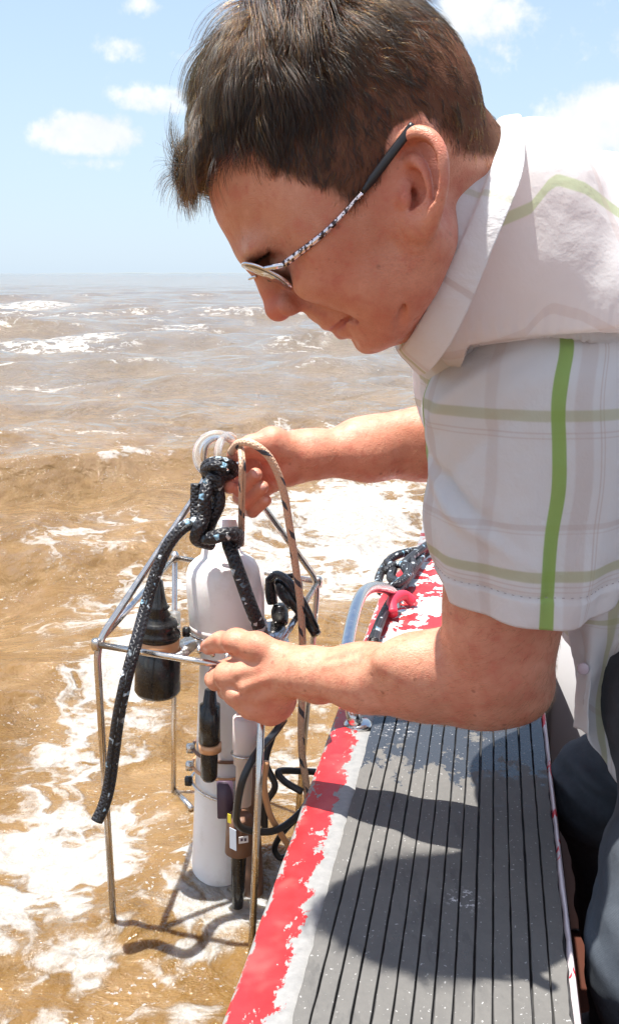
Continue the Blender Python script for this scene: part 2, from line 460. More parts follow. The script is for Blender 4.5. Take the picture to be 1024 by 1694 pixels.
# ================================================================ low far coast on the horizon
def build_coast():
    n = 160; v = []; f = []
    xs = np.linspace(-1900, 700, n)
    h = 4 + 3 * vnoise(np.stack([xs * .01, xs * 0, xs * 0], 1), 1.0, 3) + 3 * vnoise(np.stack([xs * .05, xs * 0, xs * 0], 1), 1.0, 5)
    h *= sm(xs, -1900, -1500) * sm(-xs, -700, 300)
    for x, z in zip(xs, h):
        v += [(x, 7000, -2), (x, 7000, max(z, 0)), (x, 7250, max(z * .7, 0)), (x, 7300, -2)]
    for i in range(n - 1):
        for k in range(3): f.append((i * 4 + k, i * 4 + 4 + k, i * 4 + 5 + k, i * 4 + 1 + k))
    m, t, b = newmat('far_coast', (0.30, 0.36, 0.36), 0.95)
    c = t.noise(co(t), 0.02, 3); L(t, t.mix(c, (0.26, 0.30, 0.30), (0.34, 0.37, 0.36)), b, 'Base Color')
    o = mobj('coast', v, f, m); tag(o, 'thin pale strip of far coast on the horizon', 'coast', kind='structure')
build_coast()
# ================================================================ boat
def boat_mats():
    M = {}
    # peeling red paint over white gelcoat; v of the uv runs along the boat, u across it (metres)
    m, t, b = newmat('peeling_red_paint', (0.6, 0.03, 0.05), 0.42)
    uv = co(t, 'UV'); u, v, _ = t.sep(uv)
    P = t.comb(u, v)
    n = t.noise(t.mapping(P, (1.0, 0.55, 1)), 62, 6, 0.72)
    n2 = t.noise(P, 240, 3, 0.7)
    edge = t.math('ADD', u, t.math('MULTIPLY', t.math('SUBTRACT', n, 0.5), 0.052))
    edge = t.math('ADD', edge, t.math('MULTIPLY', t.math('SUBTRACT', n2, 0.5), 0.005))
    red = t.math('MULTIPLY', t.ss(edge, 0.0015, 0.0022), t.ss(edge, 0.0340, 0.0334))
    ch = t.noise(t.mapping(P, (1.0, 0.6, 1)), 48, 5, 0.7)
    red = t.math('MULTIPLY', red, t.ss(ch, 0.385, 0.395))
    far = t.ss(v, 1.22, 1.26)        # the forward deck has lost much more of its paint
    big = t.noise(t.mapping(P, (1.0, 0.8, 1), (3, 1, 0)), 16, 5, 0.62)
    redf = t.math('MULTIPLY', t.ss(big, 0.50, 0.508), t.ss(edge, 0.0, 0.001))
    redf = t.math('MAXIMUM', redf, t.math('MULTIPLY', t.ss(edge, 0.001, 0.002), t.ss(edge, 0.034, 0.033)))
    red = t.n('ShaderNodeMix', {0: far, 2: red, 3: redf}).outputs[0]
    wear = t.noise(P, 30, 5, 0.6)
    redc = t.mix(wear, (0.34, 0.010, 0.012), (0.55, 0.026, 0.030))
    faded = t.ss(t.noise(P, 14, 3, 0.6), 0.52, 0.66)
    redc = t.mix(t.math('MULTIPLY', faded, 0.55), redc, (0.52, 0.085, 0.075))
    dirt = t.noise(P, 120, 4, 0.7)
    gel = t.mix(dirt, (0.15, 0.15, 0.148), (0.34, 0.335, 0.325))
    gel = t.mix(t.math('MULTIPLY', t.ss(t.noise(P, 35, 4), 0.55, 0.7), 0.6), gel, (0.20, 0.20, 0.205))
    gel = t.mix(far, gel, (0.60, 0.58, 0.57))
    L(t, t.mix(red, gel, redc), b, 'Base Color')
    L(t, t.ss(wear, 0.2, 0.8, 0.3, 0.5), b, 'Roughness')
    L(t, t.bump(t.math('ADD', red, t.math('MULTIPLY', dirt, 0.25)), 0.6, 0.0012), b, 'Normal')
    M['red'] = m
    m, t, b = newmat('white_gelcoat', (0.62, 0.62, 0.60), 0.45)
    c = co(t); d = t.noise(c, 20, 6, 0.7)
    L(t, t.mix(t.ss(d, 0.4, 0.72), (0.66, 0.65, 0.63), (0.42, 0.41, 0.39)), b, 'Base Color')
    M['gel'] = m
    # charcoal foam deck pad: weathered grey, damp towards the forward end
    m, t, b = newmat('charcoal_deck_pad', (0.1, 0.1, 0.11), 0.7)
    c = t.n('ShaderNodeNewGeometry').outputs['Position']
    px_, py_, pz_ = t.sep(c)
    n1 = t.noise(c, 18, 6, 0.65); n2 = t.noise(c, 160, 4, 0.7); n3 = t.noise(t.mapping(c, (1, .25, 1)), 70, 4, 0.7)
    dry = t.mix(n1, (0.052, 0.051, 0.051), (0.128, 0.121, 0.112))
    dry = t.mix(t.math('MULTIPLY', n2, 0.45), dry, (0.17, 0.16, 0.145))
    dry = t.mix(t.math('MULTIPLY', t.ss(n3, 0.50, 0.68), 0.65), dry, (0.095, 0.090, 0.085))
    wetf = t.math('ADD', py_, t.math('MULTIPLY', t.math('SUBTRACT', t.noise(t.mapping(c, (1, .7, 1)), 24, 6, 0.7), 0.5), 0.40))
    wet = t.ss(wetf, 0.985, 1.0)
    spots = t.math('MULTIPLY', t.ss(t.noise(c, 60, 4, 0.6), 0.62, 0.64), t.ss(py_, 0.80, 0.98))
    wet = t.math('MAXIMUM', wet, t.math('MULTIPLY', spots, 0.8))
    colr = t.mix(wet, dry, (0.035, 0.038, 0.044))
    # wet highlights painted in as white spots, and grit
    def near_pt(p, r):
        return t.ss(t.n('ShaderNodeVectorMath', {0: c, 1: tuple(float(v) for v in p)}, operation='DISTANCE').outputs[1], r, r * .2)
    wet_glint = t.math('MAXIMUM', near_pt(G(765, 1490, GZ), .022), t.math('MULTIPLY', near_pt(G(655, 1210, GZ), .03), .8))
    wet_glint = t.math('MULTIPLY', wet_glint, t.ss(t.noise(c, 210, 3, .7), .56, .62))
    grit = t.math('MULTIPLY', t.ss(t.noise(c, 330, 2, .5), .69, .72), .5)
    colr = t.mix(t.math('MAXIMUM', wet_glint, grit), colr, (0.55, 0.54, 0.53))
    stain = t.ss(t.noise(t.mapping(c, (1, .35, 1), (5, 0, 0)), 34, 5, .7), .56, .66)
    colr = t.mix(t.math('MULTIPLY', stain, .45), colr, (0.055, 0.053, 0.052))
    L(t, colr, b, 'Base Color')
    L(t, t.n('ShaderNodeMix', {0: wet, 2: 0.78, 3: 0.16}).outputs[0], b, 'Roughness')
    sc = t.ss(t.noise(t.mapping(c, (1, .5, 1), (0, 3, 0)), 90, 3, 0.7), 0.66, 0.70)
    hh = t.math('SUBTRACT', t.math('MULTIPLY', n2, 0.4), t.math('MULTIPLY', sc, 0.8))
    L(t, t.bump(hh, 0.5, 0.0012), b, 'Normal')
    M['pad'] = m
    m, t, b = newmat('black_groove', (0.02, 0.02, 0.022), 0.6)
    M['groove'] = m
    m, t, b = newmat('grey_console_paint', (0.42, 0.41, 0.42), 0.5)
    c = co(t); L(t, t.mix(t.noise(c, 9, 5, .6), (0.36, 0.35, 0.36), (0.46, 0.45, 0.46)), b, 'Base Color')
    M['grey'] = m
    m, t, b = newmat('dark_bilge_paint', (0.05, 0.03, 0.025), 0.6)
    c = co(t); L(t, t.mix(t.noise(c, 12, 5, .6), (0.10, 0.022, 0.010), (0.045, 0.02, 0.012)), b, 'Base Color')
    M['bilge'] = m
    m, t, b = newmat('lilac_tape', (0.50, 0.27, 0.45), 0.45)
    c = co(t); L(t, t.mix(t.noise(c, 60, 4, .6), (0.50, 0.27, 0.44), (0.62, 0.38, 0.54)), b, 'Base Color')
    M['tape'] = m
    m, t, b = newmat('steel', (0.62, 0.61, 0.60), 0.16, 1.0)
    c = co(t); L(t, t.ss(t.noise(c, 90, 4, .6), .3, .8, .10, .34), b, 'Roughness')
    M['steel'] = m
    return M
BM = boat_mats()
boat = empty('boat', (0.6, 0.3, -0.3), 'open work boat with peeling red gunwale and grooved charcoal deck pad', 'boat')
def build_boat():
    ys = np.concatenate([np.linspace(-1.8, 0.2, 14), np.linspace(0.22, 1.6, 150), np.linspace(1.62, 2.42, 40)])
    ox = outer_x(ys)
    # gunwale cap: left lip, flat top under the pad, right lip; u across, v along
    inner = edge_x(ys, PADW + 0.0075)
    wig = 0.0012 * vnoise(np.stack([ys, ys * 0, ys * 0], 1), 30, 2, 3)
    cols = []
    def c(x, z, u): cols.append((x, np.full_like(ys, z), np.full_like(ys, u)))
    c(ox + 0.004 + wig, GZ - 0.022, -0.02); c(ox - 0.001 + wig, GZ - 0.010, -0.006); c(ox + 0.0015 + wig, GZ - 0.0025, 0.0)
    c(ox + 0.006, GZ, 0.006); c(ox + 0.02, GZ + 0.0006, 0.02); c(edge_x(ys) - 0.006 + 0 * ys, GZ, 0.042)
    c(edge_x(ys) + 0.003 + 0 * ys, GZ - 0.003, 0.05)
    V = np.concatenate([np.stack([x, ys, z], 1) for x, z, u in cols]); n = len(ys)
    uv = np.concatenate([np.stack([u, ys], 1) for x, z, u in cols])
    F = []
    for k in range(len(cols) - 1):
        for i in range(n - 1):
            F.append((k * n + i, (k + 1) * n + i, (k + 1) * n + i + 1, k * n + i + 1))
    MB().add(V, F, uv).build('red_edge_strip', BM['red'], boat)
    # bed under the pad (black, shows in the grooves), to the pad's far end, then painted fore deck
    yb = ys[ys < 1.225]; m_ = MB()
    V = []; 
    for y in yb: V += [(edge_x(y), y, GZ - 0.004), (edge_x(y) + PADW + 0.002, y, GZ - 0.004)]
    F = [(2 * i, 2 * i + 1, 2 * i + 3, 2 * i + 2) for i in range(len(yb) - 1)]
    MB().add(V, F).build('pad_bed', BM['groove'], boat)
    yf = ys[ys >= 1.222]; nx = 24; V = []; U = []
    for y in yf:
        x0 = max(edge_x(y), outer_x(y) + .03) ; x1 = edge_x(y) + PADW + 0.006
        x1 = max(x1, x0 + .02) if y < 2.1 else x0 + (x1 - x0) * .9 + .3
        for k in range(nx):
            x = x0 + (x1 - x0) * k / (nx - 1); V.append((x, y, GZ + 0.002 - 0.0 * k)); U.append((0.036 + 0.004 + x - edge_x(y), y))
    F = [(i * nx + k, i * nx + k + 1, (i + 1) * nx + k + 1, (i + 1) * nx + k) for i in range(len(yf) - 1) for k in range(nx - 1)]
    MB().add(V, F, U).build('fore_deck', BM['red'], boat)
    # right lip, white with red chips
    m, t, b = newmat('chipped_white_lip', (0.6, 0.58, 0.57), 0.5)
    uvn = co(t, 'UV'); chips = t.ss(t.noise(t.mapping(uvn, (1, .8, 1), (0, 2, 0)), 22, 4, .6), 0.57, 0.58)
    L(t, t.mix(chips, (0.60, 0.53, 0.55), (0.60, 0.03, 0.05)), b, 'Base Color')
    cols = []
    e = edge_x(ys, PADW)
    rag = 0.0016 * vnoise(np.stack([ys, ys * 0 + 4, ys * 0], 1), 60, 7, 3)
    c(e + 0.0005 + rag, GZ - 0.003, 0); c(e + 0.0025 + rag, GZ + 0.001, 0.002); c(e + 0.0038, GZ + 0.0015, 0.008); c(e + 0.0055, GZ - 0.002, .012); c(e + 0.0060, GZ - 0.05, .05)
    V = np.concatenate([np.stack([x, ys, z], 1) for x, z, u in cols]); uv = np.concatenate([np.stack([u, ys], 1) for x, z, u in cols])
    F = [(k * n + i, (k + 1) * n + i, (k + 1) * n + i + 1, k * n + i + 1) for k in range(len(cols) - 1) for i in range(n - 1)]
    MB().add(V, F, uv).build('inner_lip', m, boat)
    # outer hull skin down below the water, inner skin down to the sole
    V = []; 
    for y, x in zip(ys, ox):
        V += [(x + 0.006, y, GZ - 0.02), (x + 0.012, y, GZ - 0.06), (x + 0.03, y, 0.02), (x + 0.06, y, -0.3)]
    F = [(4 * i + k, 4 * i + 4 + k, 4 * i + 5 + k, 4 * i + 1 + k) for i in range(n - 1) for k in range(3)]
    x2 = ox[-1] + .55; far = [(ox[-1] + 0.006, ys[-1], GZ - .02), (ox[-1] + .06, ys[-1], -.3), (x2 + .6, ys[-1] + .1, -.3), (x2 + .6, ys[-1] + .1, GZ - .02)]
    mb = MB().add(V, F).add(far, [(0, 1, 2, 3)])
    x3 = 1.62
    mb.add([(x3, -1.8, GZ), (x3 + .35, 2.45, GZ), (x3 + .33, 2.45, -.3), (x3, -1.8, -.3)], [(0, 1, 2, 3)])
    mb.add([(ox[0], -1.8, GZ - .02), (x3, -1.8, GZ - .02), (x3, -1.8, -.3), (ox[0], -1.8, -.3)], [(0, 1, 2, 3)])
    mb.build('hull', BM['gel'], boat)
    V = []
    for y in ys: V += [(edge_x(y, PADW + 0.0066), y, GZ - 0.004), (edge_x(y, PADW + 0.02), y, -0.28)]
    F = [(2 * i, 2 * i + 2, 2 * i + 3, 2 * i + 1) for i in range(n - 1)]
    MB().add(V, F).build('inner_side', BM['bilge'], boat)
    V, F = box((-0.1, -1.8, -0.3), (1.75, 2.4, -0.28)); V[:, 0] += 0.18 * V[:, 1]
    MB().add(V, F).build('boat_floor', BM['bilge'], boat)
    # upright grey console behind the man
    V, F = box((0, 0, 0), (0.55, 0.34, 0.52), bev=0.012)
    P = W(897, 1240, 1.34); V += [P[0] , 1.34, -0.28]
    cn = MB().add(V, F).build('console', BM['grey'], boat)
    V, F = box((-0.006, -0.004, 0), (0.003, 0.3, 0.52), bev=0.001); V += [P[0] - .002, 1.345, -.28]
    g = MB().add(V, F).build('rubber_trim', BM['groove'], None); g.parent = cn; g.matrix_parent_inverse = cn.matrix_world.inverted()
    g.location = (0, 0, 0)
    # the deck pad: separate raised ribs between grooves
    nr = 14; rng = np.random.RandomState(8)
    yy = np.concatenate([np.linspace(0.15, 0.5, 6)[:-1], np.linspace(0.5, 1.235, 105)])
    for k in range(nr):
        a = PADW * k / nr + 0.0003 + rng.rand() * .0005 + rng.rand() * .0003; bb = PADW * (k + 1) / nr - 0.0003 - rng.rand() * .0004
        z = GZ + 0.0012 + rng.rand() * 0.0007
        y1 = 1.205 + rng.rand() * 0.02 - (0.02 if k > 11 else 0)
        y_ = yy[yy < y1]
        w1 = 0.0005 * vnoise(np.stack([y_, y_ * 0 + k, y_ * 0], 1), 60, 3, 3); w2 = 0.0005 * vnoise(np.stack([y_, y_ * 0 + k, y_ * 0], 1), 60, 4, 3)
        if k == 0: w1 = w1 + 0.0022 * np.clip(vnoise(np.stack([y_, y_ * 0, y_ * 0], 1), 70, 9, 4), -0.2, 1)
        if k == nr - 1: w2 = w2 - 0.004 * np.clip(vnoise(np.stack([y_, y_ * 0, y_ * 0], 1), 55, 11, 4), -0.1, 1)
        zz = z + 0.0006 * vnoise(np.stack([y_, y_ * 0 + k * .3, y_ * 0], 1), 12, 5, 2)
        E_ = edge_x(y_); m_ = len(y_)
        prof = [(a + w1, -0.0052), (a + w1 + .0002, -0.0008), (a + w1 + 0.0006, 0.0), (bb + w2 - 0.0006, 0.0), (bb + w2 - .0002, -0.0008), (bb + w2, -0.0052)]
        V = np.concatenate([np.stack([E_ + x, y_, zz + dz_], 1) for x, dz_ in prof])
        F = [(q * m_ + i, (q + 1) * m_ + i, (q + 1) * m_ + i + 1, q * m_ + i + 1) for q in range(5) for i in range(m_ - 1)]
        F.append(tuple(q * m_ + m_ - 1 for q in range(6)))
        MB().add(V, F).build('pad_rib', BM['pad'], boat, smooth=False)
    # lilac tape and grey patch on the fore deck
    for nm, mt, pts, z in (('grey_patch', BM['grey'], ((628, 1058), (665, 1045), (735, 1040), (770, 1075), (700, 1090), (640, 1085)), .0042),
                           ('tape_strip', BM['tape'], ((676, 1047), (742, 1036), (768, 1036), (768, 1064), (708, 1066), (696, 1052)), .0062)):
        top = [G(a, b_, GZ + z) for a, b_ in pts]; bot = [p - [0, 0, .0018] for p in top]; k = len(pts)
        MB().add(np.array(top + bot), [tuple(range(k))[::-1]] + [(i, (i + 1) % k, k + (i + 1) % k, k + i) for i in range(k)]).build(nm, mt, boat, smooth=False)
build_boat()
# grab rail bolted to the gunwale, crossing under the man's forearm
def build_rail():
    o = empty('grab_rail', G(590, 1196, GZ), 'bowed steel grab rail on the red gunwale edge, one foot below the forearm', 'rail')
    A = G(592, 1200, GZ); Bp = G(655, 1010, GZ)
    up = np.array([0, 0, 1.0]); out_ = np.array([-0.035, 0, 0])
    pts = [A - [0, 0, .004], A + up * .02 + out_ * .2, A * .8 + Bp * .2 + up * .05 + out_ * .8, A * .45 + Bp * .55 + up * .075 + out_, A * .2 + Bp * .8 + up * .065 + out_ * .8, Bp + up * .03 + out_ * .2, Bp - [0, 0, .004]]
    C = cr(pts, 12)
    MB().add(*tube(C, 0.0085, 20, flat=1.0)).build('bent_tube', BM['steel'], o)
    for Q in (A, Bp):
        V, F, u = lathe(Q + [0, 0, -.001], Q + [0, 0, .006], [(0, .017), (0.6, .017), (1, .013), (1, .0)], 24)
        MB().add(V, F, u).build('foot_flange', BM['steel'], o)
    m, t, b = newmat('red_rubber', (0.62, 0.03, 0.06), 0.45)
    C2 = cr([Bp + up * .012 + [-.01, -.05, 0], Bp + up * .022 + [-.008, -.02, 0], Bp + up * .022 + [.012, 0.01, 0], Bp + up * .01 + [.028, .012, 0]], 10)
    MB().add(*tube(C2, 0.0085, 16)).build('rubber_bumper', m, o)
build_rail()
# ================================================================ the instrument cage
def inst_mats():
    M = {}
    m, t, b = newmat('cage_steel', (0.60, 0.56, 0.52), 0.2, 1.0)
    c = co(t); L(t, t.ss(t.noise(c, 120, 4, .6), .3, .8, .14, .36), b, 'Roughness')
    L(t, t.mix(t.ss(t.noise(c, 40, 4, .6), .55, .75), (0.62, 0.58, 0.54), (0.40, 0.29, 0.20)), b, 'Base Color')
    M['steel'] = m
    m, t, b = newmat('white_plastic', (0.62, 0.60, 0.60), 0.30, Subsurface_Weight=0.12, Subsurface_Scale=0.01)
    c = co(t); n = t.noise(c, 26, 6, .65)
    L(t, t.mix(t.ss(n, .45, .8), (0.80, 0.785, 0.78), (0.60, 0.56, 0.52)), b, 'Base Color')
    L(t, t.bump(t.noise(c, 300, 3), 0.12, 0.001), b, 'Normal')
    M['white'] = m
    m, t, b = newmat('frosted_plastic', (0.60, 0.52, 0.50), 0.35, Subsurface_Weight=0.3, Subsurface_Scale=0.01)
    M['frost'] = m
    m, t, b = newmat('black_plastic', (0.018, 0.018, 0.018), 0.22)
    c = co(t); L(t, t.ss(t.noise(c, 80, 4, .6), .3, .8, .12, .4), b, 'Roughness')
    L(t, t.mix(t.ss(t.noise(c, 60, 5, .6), .5, .8), (0.014, 0.014, 0.015), (0.05, 0.048, 0.04)), b, 'Base Color')
    M['black'] = m
    m, t, b = newmat('black_rubber_cable', (0.02, 0.02, 0.022), 0.3); M['cable'] = m
    m, t, b = newmat('copper_band', (0.62, 0.33, 0.17), 0.35, 0.3); M['copper'] = m
    m, t, b = newmat('brown_tarnish', (0.17, 0.085, 0.05), 0.45); M['brown'] = m
    m, t, b = newmat('yellow_sticker', (0.75, 0.62, 0.05), 0.5); M['yellow'] = m
    m, t, b = newmat('pale_blue_label', (0.50, 0.56, 0.64), 0.4)
    M['blue'] = m
    m, t, b = newmat('white_label', (0.75, 0.72, 0.72), 0.5); M['label'] = m
    m, t, b = newmat('dark_print', (0.08, 0.05, 0.08), 0.5); M['print'] = m
    m, t, b = newmat('clear_acrylic', (0.98, 0.96, 0.93), 0.03, IOR=1.46, Transmission_Weight=0.85); M['clear'] = m
    # black rope with pale blue flecks
    m, t, b = newmat('black_braided_rope', (0.02, 0.02, 0.025), 0.45)
    uv = co(t, 'UV'); u, v, _ = t.sep(uv)
    a = t.math('ADD', t.math('MULTIPLY', u, 6.0), t.math('MULTIPLY', v, 160.0))
    c_ = t.math('SUBTRACT', t.math('MULTIPLY', u, 6.0), t.math('MULTIPLY', v, 160.0))
    sa = t.math('ABSOLUTE', t.math('SINE', t.math('MULTIPLY', a, math.pi))); sb = t.math('ABSOLUTE', t.math('SINE', t.math('MULTIPLY', c_, math.pi)))
    h = t.math('MAXIMUM', sa, sb)
    cell = t.voro(t.mapping(uv, (6, 210, 1), rot=(0, 0, 0.35)), 1.0, 'F1', 1)
    pick = t.math('GREATER_THAN', t.sep(cell)[0], 0.90)
    patch = t.ss(t.noise(t.comb(t.math('MULTIPLY', u, 1.2), t.math('MULTIPLY', v, 22)), 1.0, 2), .42, .58)
    pick = t.math('MULTIPLY', pick, patch)
    L(t, t.mix(pick, (0.012, 0.012, 0.016), t.mix(t.sep(cell)[1], (0.16, 0.33, 0.46), (0.62, 0.66, 0.68))), b, 'Base Color')
    L(t, t.bump(h, 0.9, 0.0016), b, 'Normal')
    M['rope'] = m
    # tan rope with dark flecks
    m, t, b = newmat('tan_braided_rope', (0.55, 0.36, 0.24), 0.6)
    uv = co(t, 'UV'); u, v, _ = t.sep(uv)
    a = t.math('ADD', t.math('MULTIPLY', u, 5.0), t.math('MULTIPLY', v, 200.0))
    c_ = t.math('SUBTRACT', t.math('MULTIPLY', u, 5.0), t.math('MULTIPLY', v, 200.0))
    h = t.math('MAXIMUM', t.math('ABSOLUTE', t.math('SINE', t.math('MULTIPLY', a, math.pi))), t.math('ABSOLUTE', t.math('SINE', t.math('MULTIPLY', c_, math.pi))))
    fr = t.math('FRACT', t.math('ADD', t.math('MULTIPLY', v, 30.0), u))
    fl = t.math('MULTIPLY', t.math('LESS_THAN', fr, 0.26), t.math('LESS_THAN', t.math('FRACT', t.math('ADD', t.math('MULTIPLY', u, 2.0), t.math('MULTIPLY', v, 12.0))), 0.5))
    L(t, t.mix(fl, (0.58, 0.38, 0.26), (0.05, 0.055, 0.07)), b, 'Base Color')
    L(t, t.bump(h, 0.8, 0.0012), b, 'Normal')
    M['tan'] = m
    return M
IM = inst_mats()
YC = 1.13
cage = empty('water_sampler', G(300, 1480, 0.0), 'steel tube cage with white bottle and black sensors, standing in the sea beside the boat', 'instrument')
def ctube(name, pts, r=0.0040, n=8, mat=None, parent=None, seg=14, smoothed=True):
    C = cr(pts, n) if smoothed and len(pts) > 2 else np.asarray(pts, float)
    return MB().add(*tube(C, r, seg)).build(name, mat or IM['steel'], parent or cage)
cL = W(160, 1066, 1.02); cF = W(436, 1112, 0.975); cR = W(526, 962, 1.23); cB = W(290, 922, 1.34)
apex = W(362, 770, YC)
def build_cage():
    def bend(a, c, b, k=0.16, m=0.022):
        """corner c rounded between a and b"""
        da = (a - c) / np.linalg.norm(a - c) * m; db = (b - c) / np.linalg.norm(b - c) * m
        q = [c + da * (1 - t) ** 2 + db * t ** 2 for t in np.linspace(0, 1, 9)]
        return q
    bL = W(186, 1484, 1.02); bL = bL + (bL - cL) * 0.12
    bR = W(497, 1300, 1.23); bR = bR + (bR - cR) * 0.6
    bF = W(417, 1562, 0.975); bF = bF + (bF - cF) * 0.1
    bB = W(287, 1400, 1.34)
    apl = W(330, 812, YC - .01); apr = W(446, 852, YC + .03)
    top = [W(345, 780, YC), W(362, 762, YC), W(385, 770, YC)]
    hoop = [bL] + bend(bL, cL, apl) + [apl] + top + [apr] + bend(apr, cR, bR) + [bR]
    MB().add(*tube(np.array(hoop), 0.0040, 14)).build('hoop_tube', IM['steel'], cage)
    # front leg rises to the crossbar, bends and runs on up towards the apex behind the hand
    MB().add(*tube(np.array([bF, cF + [0, 0, .0]]), 0.0040, 14)).build('front_leg', IM['steel'], cage)
    MB().add(*tube(np.array([bB, cB + [0, 0, .008]]), 0.0038, 12)).build('rear_leg', IM['steel'], cage)
    for a, b_ in ((cL, cF), (cF, cR), (cR, cB), (cB, cL)):
        MB().add(*tube(np.array([a, b_]), 0.0036, 12)).build('crossbar', IM['steel'], cage)
    for q in (cL, cF, cR, cB):
        V, F, u = lathe(q - [0, 0, .006], q + [0, 0, .006], [(0, 0.0046), (0.2, .0056), (.8, .0056), (1, .0046)], 16)
        MB().add(V, F, u).build('weld_collar', IM['steel'], cage)
    # lower ring braces just above the water at the back
    e = W(290, 1308, 1.34)
    for p in (W(318, 1338, 1.28), W(262, 1352, 1.36), W(312, 1372, 1.3)):
        MB().add(*tube(np.array([e, p]), 0.0042, 10)).build('brace', IM['steel'], cage)
    # bracket plate that carries the black sensor and clamps the bottle
    a = W(288, 1086, 1.08); b2 = W(336, 1046, 1.17); R = basis(b2 - a, [0, 0, 1]); Ln = np.linalg.norm(b2 - a)
    V, F = box((-.0025, -.013, 0), (.0025, .013, Ln), R, a, .001)
    MB().add(V, F).build('bracket_plate', IM['steel'], cage)
    V, F = box((-.006, -.016, Ln * .55), (-.0028, .016, Ln * .95), R, a, .001)
    MB().add(V, F).build('bracket_pad', IM['brown'], cage)
    a = W(452, 1082, 1.12); b2 = W(440, 1030, 1.16); R = basis(b2 - a, [1, 0, 0]); Ln = np.linalg.norm(b2 - a)
    V, F = box((-.024, -.003, 0), (.022, .003, Ln), R, a, .002)
    MB().add(V, F).build('clamp_plate', IM['steel'], cage)
    V, F, u = lathe(W(462, 1066, 1.113), W(462, 1066, 1.10), [(0, .004), (1, .004), (1, 0)], 12)
    MB().add(V, F, u).build('bolt', IM['black'], cage)
    for (x, y) in ((352, 1084), (376, 1090), (330, 1078)):
        V, F, u = lathe(W(x, y, 1.03), W(x, y - 16, 1.05), [(0, .0028), (1, .0028), (1.001, 0)], 10)
        MB().add(V, F, u).build('bolt', IM['steel'], cage)
build_cage()
def build_bottle():
    # upper chamber with shoulders and neck, then the long lower tube
    rows = [(364, 893, 5), (364, 894, 24), (364, 899, 29), (365, 906, 31), (368, 916, 34), (373, 923, 46), (376, 931, 55), (377, 944, 60.5), (377, 970, 62), (378, 1026, 62), (378, 1034, 60), (378, 1043, 54), (378, 1050, 42), (378, 1052, 4)]
    V, F, u = lathe_px(rows, YC, 56); MB().add(V, F, u).build('upper_chamber', IM['white'], cage)
    rows = [(377, 1040, 4), (377, 1041, 43), (376, 1048, 44), (366, 1300, 45), (361, 1440, 45), (360, 1520, 45), (360, 1522, 3)]
    V, F, u = lathe_px(rows, YC, 48); MB().add(V, F, u).build('lower_tube', IM['white'], cage)
    # neck spout behind the knot
    rows = [(380, 856, 3), (380, 857, 15), (380, 900, 18), (380, 901, 3)]
    V, F, u = lathe_px(rows, YC + .01, 28); MB().add(V, F, u).build('neck', IM['white'], cage)
    V, F, u = lathe_px([(378, 1028, 60), (378, 1029, 64), (378, 1037, 64), (378, 1038, 60)], YC, 56); MB().add(V, [f for f in F if len(f) == 4], u).build('rubber_gasket', IM['frost'], cage)
    # clear sleeve right of the chamber
    rows = [(420, 940, 2), (420, 941, 17), (421, 1030, 17), (421, 1031, 2)]
    V, F, u = lathe_px(rows, 1.19, 28); MB().add(V, F, u).build('side_tube', IM['frost'], cage)
    # wire bands round the lower tube
    A = W(377, 1041, YC); B = W(361, 1440, YC); ax = (B - A); 
    def at(py):
        # centre of the tube at that height in the picture
        t = 0
        for t in np.linspace(0, 1, 200):
            P = A + ax * t
            d = P - [0, 0, CAMH]; q = CY - FPX * (d[1] * math.sin(PITCH) + d[2] * math.cos(PITCH)) / (d[1] * math.cos(PITCH) - d[2] * math.sin(PITCH))
            if q >= py: break
        return P
    for py, tilt, mt, rr in ((1040, 0.0, 'steel', .002), (1236, .12, 'brown', .0022), (1298, .30, 'steel', .0018), (1264, 0.1, 'copper', .002)):
        P = at(py); th = np.linspace(0, 2 * np.pi, 40, endpoint=False); r0 = PX(49, P) if py > 1045 else PX(63, P)
        C = P + np.stack([np.cos(th) * r0, np.sin(th) * r0, -np.cos(th) * r0 * tilt], 1)
        MB().add(*tube(C, rr, 8, closed=True)).build('band', IM[mt], cage)
        hd = P + np.array([-r0 * 1.0, -0.01, r0 * tilt])
        V, F = box((-.007, -.004, -.005), (.002, .004, .006), None, hd, .001)
        o = MB().add(V, F).build('band_screw', IM['steel' if mt != 'steel' else 'black'], cage)
    # pale plate and slot low down, with stickers
    V, F = box((-.009, -.003, -.028), (.010, .003, .020), None, W(372, 1318, 1.075), .001)
    MB().add(V, F).build('slot_block', IM['print'], cage)
build_bottle()
